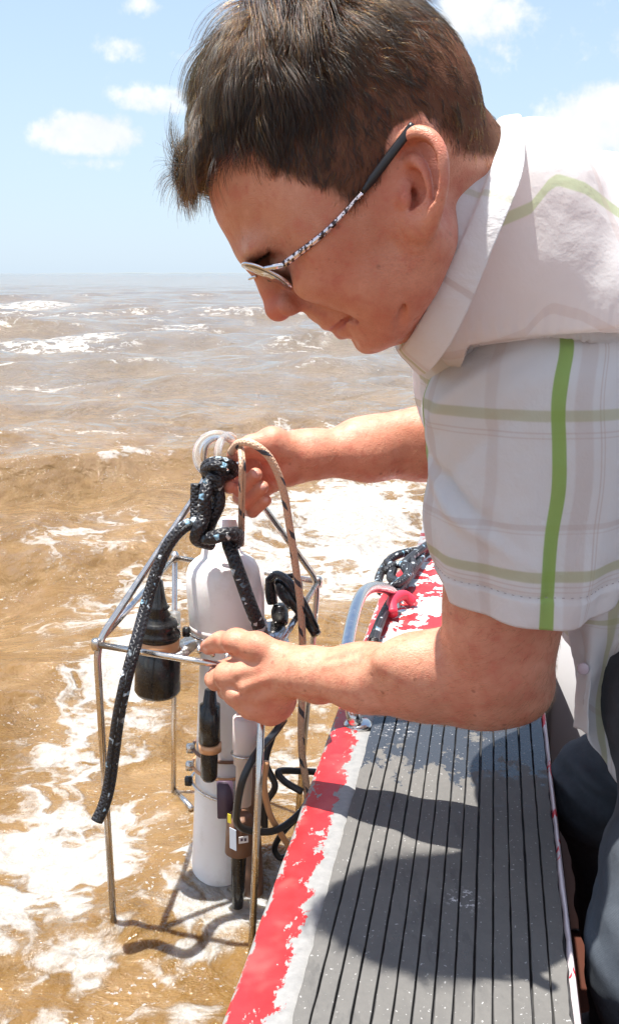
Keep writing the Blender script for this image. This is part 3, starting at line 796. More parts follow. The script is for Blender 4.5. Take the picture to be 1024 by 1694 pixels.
def build_sensors():
    # black sensor with ribbed shoulder and copper band, hung inside the front bar
    rows = [(263, 958, 2), (263, 960, 7), (262, 985, 11), (262, 1000, 15), (262, 1003, 19), (262, 1008, 15), (262, 1016, 21), (262, 1020, 17), (262, 1026, 30), (262, 1032, 34),
            (262, 1036, 30), (262, 1044, 36), (262, 1052, 37), (262, 1054, 34), (262, 1076, 34), (262, 1080, 37), (261, 1140, 38), (261, 1146, 34), (261, 1148, 2)]
    V, F, u = lathe_px(rows, 1.10, 44); s = MB().add(V, F, u).build('black_sensor', IM['black'], cage)
    V, F, u = lathe_px([(262, 1056, 34), (262, 1056.5, 35.2), (262, 1074, 35.2), (262, 1074.5, 34)], 1.10, 44)
    m = MB(); keep = [f for f in F if len(f) == 4]; m.add(V, keep, u); m.build('copper_band', IM['copper'], cage)
    rows = [(289, 1012, 2), (289, 1013, 10), (289, 1100, 11), (289, 1101, 2)]
    V, F, u = lathe_px(rows, 1.13, 24); MB().add(V, F, u).build('guard_cup', IM['clear'], cage)
    # pen shaped probe on the lower tube
    rows = [(348, 1140, 3), (348, 1141, 9), (348, 1164, 12), (348, 1166, 17), (348, 1226, 18), (348, 1228, 14), (347, 1244, 14), (347, 1246, 14.5), (346, 1284, 14), (346, 1290, 10), (346, 1292, 1)]
    V, F, u = lathe_px(rows, 1.06, 28); MB().add(V, F, u).build('probe', IM['black'], cage)
    V, F, u = lathe_px([(348, 1229, 14), (348, 1229.5, 19), (348, 1241, 19), (348, 1241.5, 14)], 1.06, 28); MB().add(V, [f for f in F if len(f) == 4], u).build('probe_clamp', IM['copper'], cage)
    # short frosted cylinder right of it, its pale tube below
    rows = [(406, 1183, 2), (406, 1184, 17), (406, 1187, 20.5), (405, 1238, 20.5), (405, 1240, 19), (404, 1262, 18), (404, 1262.5, 14), (403, 1330, 13), (403, 1331, 2)]
    V, F, u = lathe_px(rows, 1.03, 32); MB().add(V, F, u).build('filter_cylinder', IM['frost'], cage)
    P = W(405, 1245, 1.03); th = np.linspace(0, 2 * np.pi, 30, endpoint=False); r0 = PX(21, P)
    MB().add(*tube(P + np.stack([np.cos(th) * r0, np.sin(th) * r0, 0 * th], 1), .0014, 8, closed=True)).build('band', IM['steel'], cage)
    # connector block with stickers above the last black probe
    rows = [(397, 1346, 2), (397, 1347, 17), (397, 1352, 22), (397, 1408, 23), (397, 1410, 13), (396, 1412, 13), (394, 1470, 11), (393, 1500, 9), (393, 1502, 1)]
    V, F, u = lathe_px(rows, 1.05, 30); 
    lo = MB().add(V, F, u).build('lower_sensor', [IM['brown'], IM['black']], cage)
    P = W(394, 1411, 1.05)
    for p in lo.data.polygons:
        if p.center[2] < P[2]: p.material_index = 1
    def sticker(nm, px, py, w, h, mt, yaw, Y):
        Pc = W(px, py, Y); R = basis([math.sin(yaw), -math.cos(yaw), 0], [0, 0, 1])
        a = PX(h, Pc) / 2; b_ = PX(w, Pc) / 2
        V, F = box((-a, -b_, 0), (a, b_, .0006), R, Pc)
        return MB().add(V, F).build(nm, mt, cage, smooth=False)
    sticker('blue_label', 386, 1388, 15, 38, IM['blue'], -.7, 1.0265)
    sticker('white_label', 403, 1389, 16, 12, IM['label'], .3, 1.0245)
    for k in (-1, 1): sticker('label_print', 403 + k * 3, 1389, 3.5, 5, IM['print'], .3, 1.0235)
    sticker('yellow_sticker', 380, 1354, 7, 16, IM['yellow'], -.6, 1.032)
    # brown body behind the front leg
    rows = [(418, 1265, 3), (418, 1266, 16), (418, 1362, 17), (418, 1363, 12), (420, 1440, 16), (420, 1500, 16), (420, 1501, 2)]
    V, F, u = lathe_px(rows, 1.09, 28); MB().add(V, F, u).build('brown_cylinder', IM['brown'], cage)
    # cable loops
    def cab(nm, pts, px_r, mt): 
        C = cr([W(x, y, Y) for x, y, Y in pts], 10); MB().add(*tube(C, px_r * 1.12 / FPX, 12)).build(nm, IM[mt], cage)
    cab('cable', [(470, 1190, 1.06), (452, 1215, 1.04), (425, 1245, 1.0), (402, 1290, .985), (392, 1340, .99), (395, 1365, 1.0), (420, 1375, 1.02), (460, 1372, 1.05), (500, 1340, 1.08), (520, 1300, 1.1), (530, 1280, 1.12), (500, 1276, 1.12), (462, 1276, 1.1), (470, 1292, 1.09), (500, 1310, 1.08)], 6.3, 'cable')
    cab('cable', [(452, 1215, 1.1), (440, 1260, 1.08), (455, 1300, 1.07), (440, 1330, 1.08), (438, 1372, 1.08)], 6.0, 'cable')
    cab('cable', [(500, 1345, 1.11), (472, 1372, 1.12), (455, 1400, 1.13), (462, 1418, 1.13), (476, 1416, 1.13)], 6.0, 'cable')
    cab('tan_hose', [(441, 1260, 1.05), (437, 1300, 1.05), (446, 1345, 1.05), (462, 1375, 1.06), (480, 1404, 1.08), (492, 1430, 1.1)], 5.5, 'copper')
build_sensors()
def build_plug():
    o = empty('cable_plug', W(480, 985, 1.16), 'pair of thick black moulded plugs hanging over the cage crossbar right of the white bottle', 'plug')
    def c(nm, pts, rs, mt='black', seg=18):
        C = cr([W(x, y, Y) for x, y, Y in pts], 8); r = np.interp(np.linspace(0, 1, len(C)), np.linspace(0, 1, len(rs)), np.array(rs) * 1.18 / FPX)
        return MB().add(*tube(C, r, seg)).build(nm, IM[mt], o)
    c('plug_body', [(462, 962, 1.15), (478, 985, 1.13), (497, 1008, 1.12), (524, 1050, 1.10)], [10, 15, 16, 15, 12, 11, 9, 8.5])
    c('plug_body', [(448, 957, 1.17), (449, 985, 1.17), (451, 998, 1.17)], [10, 11, 10, 9])
    c('plug_boot', [(462, 1000, 1.17), (463, 1015, 1.17), (465, 1032, 1.16)], [10, 15, 15, 12])
    c('loop_cable', [(444, 960, 1.15), (458, 950, 1.14), (478, 962, 1.12), (498, 990, 1.10), (512, 1016, 1.09), (524, 1040, 1.09)], [6, 6.5, 6.5, 6, 5.5, 5])
    c('loop_cable', [(470, 955, 1.18), (488, 953, 1.18), (497, 968, 1.16), (492, 985, 1.14)], [4.5, 4.5, 4.5])
    for t_ in (0.35, 0.62):
        A = W(470, 972, 1.14); B = W(520, 1045, 1.105); P = A * (1 - t_) + B * t_; d = (B - A) / np.linalg.norm(B - A)
        V, F, u = lathe(P - d * .003, P + d * .003, [(0, .0085), (0.2, .0108), (.8, .0108), (1, .0085)], 20)
        MB().add(V, F, u).build('collar', IM['black'], o)
build_plug()
def build_ropes():
    def rp(o, nm, pts, px_r, mt, n=14, seg=16):
        C = cr([W(x, y, Y) for x, y, Y in pts], n); return MB().add(*tube(C, px_r * 1.12 / FPX, seg)).build(nm, IM[mt], o)
    o = empty('black_rope', W(350, 850, 1.08), 'thick black rope with blue flecks knotted below the clear ring, its two ends hanging down', 'rope')
    rp(o, 'rope_tail', [(334, 838, 1.075), (345, 850, 1.065), (330, 862, 1.06), (305, 872, 1.055), (280, 900, 1.05), (258, 950, 1.045), (240, 1010, 1.03), (224, 1070, .998), (208, 1130, .985), (196, 1190, .99), (188, 1250, .995), (181, 1300, .995), (172, 1334, .99), (161, 1358, .985)], 10.2, 'rope')
    rp(o, 'rope_lead', [(327, 800, 1.09), (326, 845, 1.085), (328, 880, 1.07), (345, 890, 1.045), (372, 884, 1.04), (392, 884, 1.055), (390, 898, 1.075), (378, 896, 1.07), (384, 915, 1.06), (398, 955, 1.05), (414, 1000, 1.05), (428, 1035, 1.06), (437, 1060, 1.08), (440, 1085, 1.1)], 11.3, 'rope')
    rp(o, 'knot_strand', [(340, 888, 1.08), (350, 860, 1.062), (362, 832, 1.06), (358, 806, 1.065), (346, 800, 1.06), (340, 822, 1.05), (338, 852, 1.05), (330, 874, 1.045), (326, 892, 1.055), (350, 900, 1.07)], 11.0, 'rope')
    rp(o, 'ring_lashing', [(343, 790, 1.09), (340, 772, 1.08), (352, 764, 1.07), (370, 764, 1.068), (386, 772, 1.075), (384, 784, 1.082), (366, 788, 1.07), (350, 784, 1.065), (342, 776, 1.07), (356, 770, 1.055), (376, 776, 1.055)], 8.2, 'rope')
    rp(o, 'ring_lashing', [(345, 800, 1.075), (352, 790, 1.06), (362, 796, 1.058), (356, 808, 1.06)], 9.5, 'rope')
    r = empty('clear_ring', W(362, 752, 1.09), 'clear glassy round ring at the top of the cage, gripped by the far hand', 'ring')
    th = np.linspace(0, 2 * np.pi, 48, endpoint=False)
    P = W(358, 752, 1.09); R0 = PX(33, P)
    C = P + np.stack([np.cos(th) * R0 * .98, 0.25 * np.sin(th) * R0 + .2 * np.cos(th) * R0, np.sin(th) * R0], 1)
    MB().add(*tube(C, .0045, 16, closed=True)).build('outer_ring', IM['clear'], r)
    P = W(376, 748, 1.10); C = P + np.stack([0.4 * np.cos(th) * R0, 0.9 * np.cos(th) * R0, np.sin(th) * R0 * .85], 1)
    MB().add(*tube(C, .0042, 16, closed=True)).build('inner_ring', IM['clear'], r)
    C = cr([W(x, y, Y) for x, y, Y in ((338, 770, 1.10), (342, 738, 1.10), (362, 724, 1.10), (384, 730, 1.10), (398, 760, 1.11), (396, 788, 1.11))], 8)
    MB().add(*tube(C, .0026, 12)).build('steel_shackle', IM['steel'], r)
    tn = empty('tan_rope', W(440, 760, 1.06), 'tan rope with dark flecks looped over the far hand beside the cage', 'rope')
    rp(tn, 'rope_loop', [(382, 748, 1.08), (396, 733, 1.06), (420, 735, 1.045), (448, 760, 1.045), (468, 808, 1.05), (479, 870, 1.06), (488, 930, 1.075), (497, 1000, 1.09), (501, 1080, 1.095), (499, 1160, 1.095), (499, 1240, 1.095), (507, 1300, 1.09), (508, 1350, 1.09), (494, 1395, 1.09)], 6.3, 'tan')
    rp(tn, 'rope_lead', [(398, 738, 1.07), (401, 765, 1.035), (401, 800, 1.04), (400, 845, 1.06), (399, 900, 1.10)], 5.6, 'tan')
    # black rope lashed to the fore deck of the boat
    k = empty('mooring_rope', G(660, 950, GZ), 'coiled black rope with pale flecks lying over the red gunwale ahead of the rail', 'rope')
    def rk(pts, r_):
        C = cr([G(x, y, GZ + z) for x, y, z in pts], 12); return MB().add(*tube(C, r_, 14)).build('rope_coil', IM['rope'], k)
    rk([(618, 1062, .016), (624, 1040, .016), (640, 1005, .014), (662, 972, .014), (684, 942, .016), (696, 922, .018), (692, 912, .02), (672, 914, .02), (650, 922, .02), (634, 940, .01), (626, 960, 0.0), (630, 978, -.004), (648, 982, .0), (664, 968, .008), (682, 938, .024), (678, 922, .03)], .0075)
    rk([(640, 930, .018), (650, 940, .022), (646, 956, .02), (660, 962, .024), (674, 950, .03), (668, 934, .03), (682, 920, .03), (700, 906, .03), (712, 898, .02)], .0075)
    rk([(636, 945, .022), (656, 934, .03), (676, 938, .034), (672, 954, .03), (656, 966, .026), (642, 972, .016)], .0068)
build_ropes()
# ================================================================ blended solids -> one smooth surface
class Solid:
    def __init__(s): s.p = []
    def _add(s, kind, data, k, op, c, r): s.p.append((kind, data, k, op, np.asarray(c, float), float(r)))
    def cone(s, a, b, ra, rb, k=0.012, op='u', flat=None):
        a = np.asarray(a, float); b = np.asarray(b, float)
        s._add('cone', (a, b, ra, rb, flat), k, op, (a + b) / 2, np.linalg.norm(b - a) / 2 + max(ra, rb)); return s
    def chain(s, pts, rs, k=0.008, op='u'):
        for i in range(len(pts) - 1): s.cone(pts[i], pts[i + 1], rs[i], rs[i + 1], k, op)
        return s
    def ell(s, c, r, R=None, k=0.012, op='u'):
        s._add('ell', (np.asarray(c, float), np.asarray(r, float), np.eye(3) if R is None else np.asarray(R)), k, op, c, max(r)); return s
    def prim(s, kind, data, P):
        if kind == 'cone':
            a, b, ra, rb, flat = data
            ab = b - a; l2 = ab @ ab + 1e-12; q = P - a
            t = np.clip(q @ ab / l2, 0, 1)
            d = q - t[:, None] * ab
            if flat is not None:                      # flattened cross-section: direction, factor
                n, fct = flat; h = d @ n; d = d + np.outer(h * (1 / fct - 1), n)
                return (np.linalg.norm(d, axis=1) - (ra + (rb - ra) * t)) * min(1, fct ** .5)
            return np.linalg.norm(d, axis=1) - (ra + (rb - ra) * t)
        c, r, R = data
        q = (P - c) @ R
        k0 = np.linalg.norm(q / r, axis=1); k1 = np.linalg.norm(q / r ** 2, axis=1)
        return np.where(k1 > 1e-9, k0 * (k0 - 1) / np.maximum(k1, 1e-9), -min(r))
    def ev(s, P, cull=None):
        d = np.full(len(P), 1.0)
        for kind, data, k, op, c, r in s.p:
            if cull is not None and np.linalg.norm(cull[0] - c) > cull[1] + r + k * 2 + 0.004: continue
            e = s.prim(kind, data, P)
            if op == 'u':
                h = np.maximum(k - np.abs(d - e), 0) / k; d = np.minimum(d, e) - h * h * k * 0.25
            elif op == 's':
                h = np.maximum(k - np.abs(d + e), 0) / k; d = np.maximum(d, -e) + h * h * k * 0.25
            elif op == 'i':
                h = np.maximum(k - np.abs(d - e), 0) / k; d = np.maximum(d, e) + h * h * k * 0.25
        return d
def surface(f, lo, hi, h, B=20):
    """sparse surface nets: f(P, cull) -> distance"""
    lo = np.asarray(lo, float); n = np.ceil((np.asarray(hi) - lo) / h / B).astype(int)
    I = np.stack(np.meshgrid(*[np.arange(k) for k in n], indexing='ij'), -1).reshape(-1, 3)
    C = lo + (I + .5) * B * h; rb = B * h * 0.87
    keep = np.zeros(len(C), bool)
    for i in range(0, len(C), 20000): keep[i:i + 20000] = np.abs(f(C[i:i + 20000], None)) < rb * 1.5 + 0.012
    I = I[keep]; C = C[keep]
    g = np.stack(np.meshgrid(*[np.arange(B + 1)] * 3, indexing='ij'), -1).reshape(-1, 3)
    N = np.array(n) * B + 2
    key = lambda q: (q[..., 0] * N[1] + q[..., 1]) * N[2] + q[..., 2]
    vk, vp, ek, ed = [], [], [], []
    for b, c in zip(I, C):
        P = lo + (b * B + g) * h
        D = f(P, (c, rb)).reshape((B + 1,) * 3)
        S = D < 0
        if S.all() or not S.any(): continue
        cnt = np.zeros((B,) * 3); acc = np.zeros((B,) * 3 + (3,))
        for ax in range(3):
            for oa in (0, 1):
                for ob in (0, 1):
                    sl = [slice(0, B)] * 3; o = [a for a in range(3) if a != ax]
                    sl[o[0]] = slice(oa, B + oa); sl[o[1]] = slice(ob, B + ob)
                    s0 = list(sl); s1 = list(sl); s0[ax] = slice(0, B); s1[ax] = slice(1, B + 1)
                    d0 = D[tuple(s0)]; d1 = D[tuple(s1)]; m = (d0 < 0) != (d1 < 0)
                    t = np.where(m, d0 / np.where(m, d0 - d1, 1), 0)
                    cnt += m; acc[..., ax] += np.where(m, t, 0)
                    acc[..., o[0]] += m * oa; acc[..., o[1]] += m * ob
        m = cnt > 0; idx = np.argwhere(m)
        vk.append(key(idx + b * B)); vp.append(lo + (idx + b * B + acc[m] / cnt[m][:, None]) * h)
        for ax in range(3):
            s0 = [slice(0, B)] * 3; s1 = [slice(0, B)] * 3; s1[ax] = slice(1, B + 1)
            a0 = S[tuple(s0)]; a1 = S[tuple(s1)]; e = np.argwhere(a0 != a1)
            if len(e): ek.append(np.concatenate([e + b * B, np.full((len(e), 1), ax), a0[tuple(e.T)][:, None]], 1))
    vk = np.concatenate(vk); vp = np.concatenate(vp); E = np.concatenate(ek)
    o = np.argsort(vk); vk = vk[o]; vp = vp[o]
    quads = []
    for ax in range(3):
        e = E[E[:, 3] == ax]; q = e[:, :3]; o_ = [(1, 2), (2, 0), (0, 1)][ax]
        cells = []
        for (a, b) in ((0, 0), (-1, 0), (-1, -1), (0, -1)):
            c = q.copy(); c[:, o_[0]] += a; c[:, o_[1]] += b; cells.append(key(c))
        cells = np.stack(cells, 1); j = np.clip(np.searchsorted(vk, cells), 0, len(vk) - 1)
        ok = (vk[j] == cells).all(1); j = j[ok]; ins = e[ok, 4].astype(bool)
        j[ins] = j[ins][:, ::-1]
        quads.append(j[:, ::-1])
    return vp, np.concatenate(quads)
# ================================================================ the man: head frame
YH = 0.74
HO = W(680, 317, YH)
HF = np.array([-.7071, 0, -.7071]); HU = np.array([-.7071, 0, .7071]); HL_ = np.array([0, -1.0, 0])
HR = np.stack([HF, HL_, HU], 1)
def H(f, l, u): return HO + HF * f + HL_ * l + HU * u
def project(P):
    d = np.asarray(P) - np.array([0, 0, CAMH])
    zc = d[..., 1] * math.cos(PITCH) - d[..., 2] * math.sin(PITCH)
    yc = d[..., 1] * math.sin(PITCH) + d[..., 2] * math.cos(PITCH)
    return CX + FPX * d[..., 0] / zc, CY - FPX * yc / zc
EAR_Y = YH - 0.074
def E_(px, py, dy=0.0): return W(px - 8, py + 4, EAR_Y + dy)
def rotx(R, ang, axis):
    """turn frame R (columns) by ang about one of its own axes"""
    c, s_ = math.cos(ang), math.sin(ang); q = np.eye(3); i, j = [(1, 2), (2, 0), (0, 1)][axis]
    q[i, i] = c; q[i, j] = -s_; q[j, i] = s_; q[j, j] = c
    return R @ q
def build_head_solid(S):
    S.ell(H(.009, 0, .066), (.094, .074, .083), HR, k=.01)
    S.ell(H(.058, 0, .056), (.0545, .060, .054), HR, k=.03)
    S.ell(H(-.026, 0, .048), (.056, .066, .062), HR, k=.03)
    S.ell(H(.064, 0, .006), (.044, .050, .054), HR, k=.03)                     # mid face
    S.ell(H(.080, 0, -.012), (.0325, .031, .027), HR, k=.014)                   # muzzle
    for s in (1, -1):
        S.ell(H(.082, .047 * s, .010), (.024, .017, .015), rotx(HR, .3, 1), k=.022)      # cheek bone
        S.ell(H(.050, .043 * s, -.022), (.038, .022, .034), HR, k=.022)                  # cheek
        S.cone(H(.022, .052 * s, -.028), H(.078, .024 * s, -.052), .017, .013, k=.025)   # jaw
        S.ell(H(.100, .026 * s, .0475), (.0145, .027, .0095), rotx(HR, -.1 * s, 2), k=.014)   # brow
        S.ell(H(.03, .062 * s, .03), (.05, .014, .03), HR, k=.02)                        # temple
    S.ell(H(.104, 0, .050), (.0135, .02, .012), HR, k=.014)
    S.ell(H(.0885, 0, -.0500), (.0150, .021, .0120), HR, k=.014)                # chin
    S.ell(H(.062, 0, -.047), (.032, .034, .015), HR, k=.02)                     # floor of the mouth
    for s in (1, -1):
        S.ell(H(.1165, .033 * s, .0285), (.0185, .0185, .0125), HR, k=.012, op='s')       # eye socket
        S.ell(H(.0925, .032 * s, .0290), (.0148, .0165, .0125), HR, k=.004)               # lids
        S.cone(H(.106, .018 * s, .0305), H(.1005, .046 * s, .0275), .0007, .0007, k=.002, op='s')
    # nose
    S.chain([H(.112, 0, .038), H(.1165, 0, .024), H(.1225, 0, .0115)], [.0075, .0078, .0088], k=.009)
    S.ell(H(.1235, 0, .0092), (.0102, .0105, .0092), HR, k=.006)
    for s in (1, -1):
        S.ell(H(.1135, .0125 * s, .0052), (.0115, .0062, .0082), rotx(HR, .3 * s, 2), k=.006)
        S.cone(H(.110, .0165 * s, .016), H(.1045, .0205 * s, -.001), .0018, .0022, k=.006, op='s')
        S.ell(H(.118, .0065 * s, -.0035), (.0062, .0034, .0048), HR, k=.003, op='s')
        S.chain([H(.1085, .0185 * s, .003), H(.1035, .0265 * s, -.012), H(.093, .0335 * s, -.028), H(.080, .036 * s, -.040)], [.0022, .0034, .0024, .0006], k=.008, op='s')
        # lips
        S.chain([H(.1045, 0, -.0225), H(.1025, .009 * s, -.0232), H(.0935, .0215 * s, -.0285)], [.0058, .0056, .0030], k=.005)
        S.chain([H(.1005, 0, -.0362), H(.098, .010 * s, -.0355), H(.0915, .020 * s, -.0305)], [.0070, .0066, .0030], k=.005)
    for s in (1, -1):
        S.chain([H(.1130, 0, -.0292), H(.1075, .011 * s, -.0292), H(.0955, .023 * s, -.0292), H(.090, .027 * s, -.031)], [.0014, .0014, .0015, .001], k=.0035, op='s')
    S.cone(H(.1175, 0, -.006), H(.114, 0, -.018), .0012, .0018, k=.005, op='s')
    S.cone(H(.106, -.016, -.0445), H(.106, .016, -.0445), .0025, .0025, k=.009, op='s')
    S.cone(H(.1060, 0, -.0475), H(.1060, .012, -.047), .0022, .0015, k=.008, op='s')
    # crow's feet, brow furrow
    for a, b in (((.083, .054, .030), (.072, .059, .034)), ((.083, .054, .025), (.071, .060, .024)), ((.084, .052, .020), (.072, .059, .013))):
        S.cone(H(*a), H(*b), .0006, .0004, k=.004, op='s')
def build_ear(S, mirror=False):
    n0 = len(S.p)
    S.ell(E_(700, 300, .004), (.0165, .0050, .0335), rotx(np.eye(3), -.16, 2), k=.010)
    hel = [(680, 292, .004), (668, 266, .003), (668, 243, .000), (682, 224, -.004), (703, 218, -.009), (722, 228, -.013), (734, 252, -.016), (737, 285, -.017), (734, 318, -.016), (727, 345, -.012), (716, 362, -.007)]
    hp = cr([E_(*p) for p in hel], 3)
    rr = np.interp(np.linspace(0, 1, len(hp)), [0, .1, .35, .6, .85, 1], [.0025, .0034, .0044, .0046, .0040, .0044])
    S.chain(hp, rr, k=.0035)
    S.ell(E_(708, 366, -.004), (.0088, .0050, .0095), rotx(np.eye(3), -.2, 2), k=.007)
    S.ell(E_(698, 356, .002), (.009, .006, .012), None, k=.008)
    # scapha and concha hollows
    sc = cr([E_(*p) for p in ((676, 258, -.002), (690, 240, -.006), (709, 242, -.011), (720, 262, -.014), (723, 292, -.015), (720, 322, -.013))], 3)
    S.chain(sc + np.array([0, -.0015, 0]), [.0036] * len(sc), k=.003, op='s')
    ah = cr([E_(*p) for p in ((682, 262, .000), (698, 264, -.005), (708, 284, -.008), (711, 312, -.008), (705, 338, -.006))], 3)
    S.chain(ah, np.linspace(.0030, .0040, len(ah)), k=.004)
    S.ell(E_(692, 290, -.006), (.0075, .0055, .0050), rotx(np.eye(3), .2, 2), k=.004, op='s')
    S.ell(E_(694, 314, -.005), (.0078, .0085, .0085), None, k=.004, op='s')
    S.ell(E_(689, 318, .002), (.0035, .0085, .0042), None, k=.002, op='s')
    S.cone(E_(690, 330, .002), E_(690, 341, -.002), .003, .0022, k=.003, op='s')
    S.ell(E_(677, 324, -.001), (.0045, .0050, .0062), rotx(np.eye(3), .4, 2), k=.004)   # tragus
    S.cone(E_(664, 302, .004), E_(683, 303, .000), .0022, .0026, k=.003)              # crus of the helix
    if mirror:
        for kind, data, k, op, c, r in list(S.p[n0:]):
            mir = lambda q: np.array([q[0], 2 * YH - q[1], q[2]])
            if kind == 'cone': S.p.append((kind, (mir(data[0]), mir(data[1]), data[2], data[3], None), k, op, mir(c), r))
            else:
                R = data[2].copy(); R[1] *= -1; S.p.append((kind, (mir(data[0]), data[1], R), k, op, mir(c), r))
def build_body_solid():
    S = Solid()
    build_head_solid(S)
    # neck
    n1 = W(690, 345, .785); n2 = W(890, 440, .90)
    S.cone(n1, n2, .055, .044, k=.03)
    S.cone(W(738, 272, .785), W(880, 355, .89), .044, .036, k=.025)
    S.cone(W(650, 468, .76), W(765, 540, .86), .028, .034, k=.035)
    S.cone(W(704, 374, .714), W(722, 440, .770), .013, .026, k=.03)
    S.cone(W(735, 290, .755), W(764, 320, .782), .032, .029, k=.03)
    # neck tendon and skin creases under the ear
    S.cone(W(706, 395, .706), W(680, 520, .75), .010, .010, k=.02)
    for pts in (((694, 392, .676), (690, 450, .684), (683, 520, .70)), ((716, 388, .684), (713, 420, .690), (706, 470, .70)), ((666, 500, .684), (663, 535, .69), (662, 560, .70))):
        S.chain([W(*p) for p in pts], [.0018, .0024, .0018], k=.0045, op='s')
    # trunk core under the shirt, hips
    S.cone(n2, W(1120, 900, 1.0), .062, .08, k=.05); S.cone(W(1120, 900, 1.0), W(1195, 1160, .95), .08, .065, k=.05)
    S.cone(n2, W(930, 590, .84), .04, .04, k=.03); S.cone(n2, W(950, 520, 1.13), .05, .045, k=.04)
    # near arm
    sh = W(925, 590, .835); el = W(826, 1098, .845); wr = W(492, 1112, .930)
    S.cone(sh, W(862, 900, .835), .042, .0510, k=.03)
    S.cone(W(862, 900, .835), W(832, 1085, .845), .0510, .0450, k=.03)
    S.ell(W(800, 985, .83), (.032, .034, .07), rotx(np.eye(3), .12, 1), k=.03)                     # biceps
    S.cone(W(828, 1100, .848), W(852, 1138, .850), .041, .0305, k=.02)                          # elbow
    S.cone(W(850, 1130, .855), W(800, 1150, .86), .0300, .030, k=.02)
    S.cone(W(800, 1122, .855), W(700, 1122, .875), .0400, .0345, k=.02)
    S.cone(W(700, 1122, .875), W(600, 1119, .900), .0345, .0290, k=.02)
    S.cone(W(600, 1119, .900), W(500, 1112, .925), .0290, .0235, k=.02)
    S.ell(W(735, 1092, .86), (.062, .024, .022), rotx(np.eye(3), .02, 1), k=.03)                  # brachioradialis
    S.cone(W(760, 1150, .866), W(600, 1142, .9), .022, .014, k=.02)
    # near hand (left): back of the hand to the camera, wrist to knuckles
    w2 = W(487, 1112, .932)
    mc = [W(376, 1116, .950), W(392, 1146, .946), W(417, 1168, .949), W(445, 1178, .957)]
    rt = [W(468, 1095, .940), W(470, 1107, .938), W(474, 1120, .939), W(478, 1132, .942)]
    S.cone(W(515, 1112, .926), w2, .0232, .0215, k=.015, flat=None)
    for a, b, r in zip(rt, mc, (.0135, .0138, .0132, .0125)): S.cone(a, b, .0150, r, k=.012)
    S.ell(W(428, 1138, .958), (.038, .020, .030), rotx(np.eye(3), .5, 1), k=.012)
    S.ell(W(456, 1163, .957), (.016, .016, .015), None, k=.015)
    for b in mc: S.ell(b + np.array([-.0005, -.0040, .001]), (.0085, .0085, .0080), None, k=.010)
    fing = [[mc[0], W(355, 1124, .985), W(362, 1108, 1.012), W(382, 1099, 1.005)],
            [mc[1], W(376, 1142, .992), W(382, 1124, 1.018), W(396, 1115, 1.010)],
            [mc[2], W(404, 1160, .996), W(406, 1142, 1.020), W(412, 1138, 1.010)],
            [mc[3], W(434, 1170, 1.00), W(432, 1152, 1.018), W(438, 1152, 1.008)]]
    for fg, r in zip(fing, (.0100, .0102, .0098, .0088)):
        S.chain(fg, [r * 1.12, r * .98, r * .86, r * .78], k=.004)
    S.ell(W(356, 1127, .968), (.0095, .011, .0098), None, k=.006)
    # thumb over the bar
    S.chain([W(472, 1090, .938), W(425, 1070, .944), W(392, 1062, .958), W(366, 1062, .980), W(345, 1070, .995)], [.0155, .0140, .0122, .0098, .0086], k=.008)
    S.ell(W(388, 1060, .955), (.012, .012, .010), None, k=.006)
    S.cone(W(360, 1056, .974), W(342, 1066, .986), .0056, .005, k=.004)
    # wrist and tendon relief
    for a, b in (((480, 1098, .925), (395, 1112, .936)), ((482, 1108, .918), (405, 1136, .930)), ((484, 1118, .920), (428, 1156, .932))):
        S.cone(W(*a), W(*b), .0034, .0026, k=.009)
    for pts in (((690, 1092, .862), (640, 1098, .868), (590, 1096, .880), (540, 1102, .892)),):
        S.chain([W(*p) for p in pts], [.0010, .0013, .0012, .0008], k=.007)
    S.ell(W(528, 1148, .915), (.010, .007, .008), None, k=.012)
    for b in mc[:3]:
        S.cone(b + np.array([.004, -.0175, -.006]), b + np.array([.012, -.0165, -.010]), .0015, .001, k=.006, op='s')
    # far arm (right)
    fs = W(960, 500, 1.16); fe = W(830, 742, 1.17); fw = W(512, 752, 1.115)
    S.cone(fs, fe, .050, .043, k=.03)
    S.cone(fe, W(700, 738, 1.155), .043, .0375, k=.02)
    S.cone(W(700, 738, 1.155), W(610, 746, 1.135), .0375, .0320, k=.02)
    S.cone(W(610, 746, 1.135), fw, .0320, .0262, k=.02)
    S.cone(W(690, 708, 1.14), W(590, 722, 1.13), .022, .016, k=.02)
    # far hand: palm side to the camera, fingers closed round the rope
    S.cone(fw, W(492, 756, 1.115), .0262, .0255, k=.015)
    fm = [W(421, 742, 1.128), W(424, 762, 1.130), W(431, 783, 1.130), W(440, 802, 1.126)]
    for b, a in zip(fm, (W(488, 742, 1.116), W(486, 752, 1.118), W(485, 762, 1.118), W(486, 774, 1.116))): S.cone(a, b, .0170, .0125, k=.012)
    S.ell(W(462, 778, 1.10), (.022, .014, .017), rotx(np.eye(3), .6, 1), k=.012)                    # heel of the hand
    ff = [[fm[0], W(384, 778, 1.118), W(370, 800, 1.096), W(380, 806, 1.074)],
          [fm[1], W(389, 800, 1.116), W(399, 813, 1.076), W(423, 785, 1.058)],
          [fm[2], W(398, 823, 1.114), W(408, 832, 1.074), W(434, 806, 1.058)],
          [fm[3], W(410, 843, 1.110), W(418, 847, 1.076), W(440, 828, 1.062)]]
    for fg, r in zip(ff, (.0092, .0092, .0086, .0076)):
        S.chain(fg[:2], [r * 1.15, r], k=.006); S.chain(fg[1:], [r, r * .88, r * .82], k=.0014)
    S.chain([W(486, 742, 1.105), W(450, 730, 1.095), W(415, 738, 1.088), W(388, 752, 1.088)], [.0165, .0150, .0110, .0088], k=.009)
    S.ell(W(452, 748, 1.092), (.020, .012, .012), None, k=.01)
    build_ear(S, mirror=True)
    return S
BODY = build_body_solid()
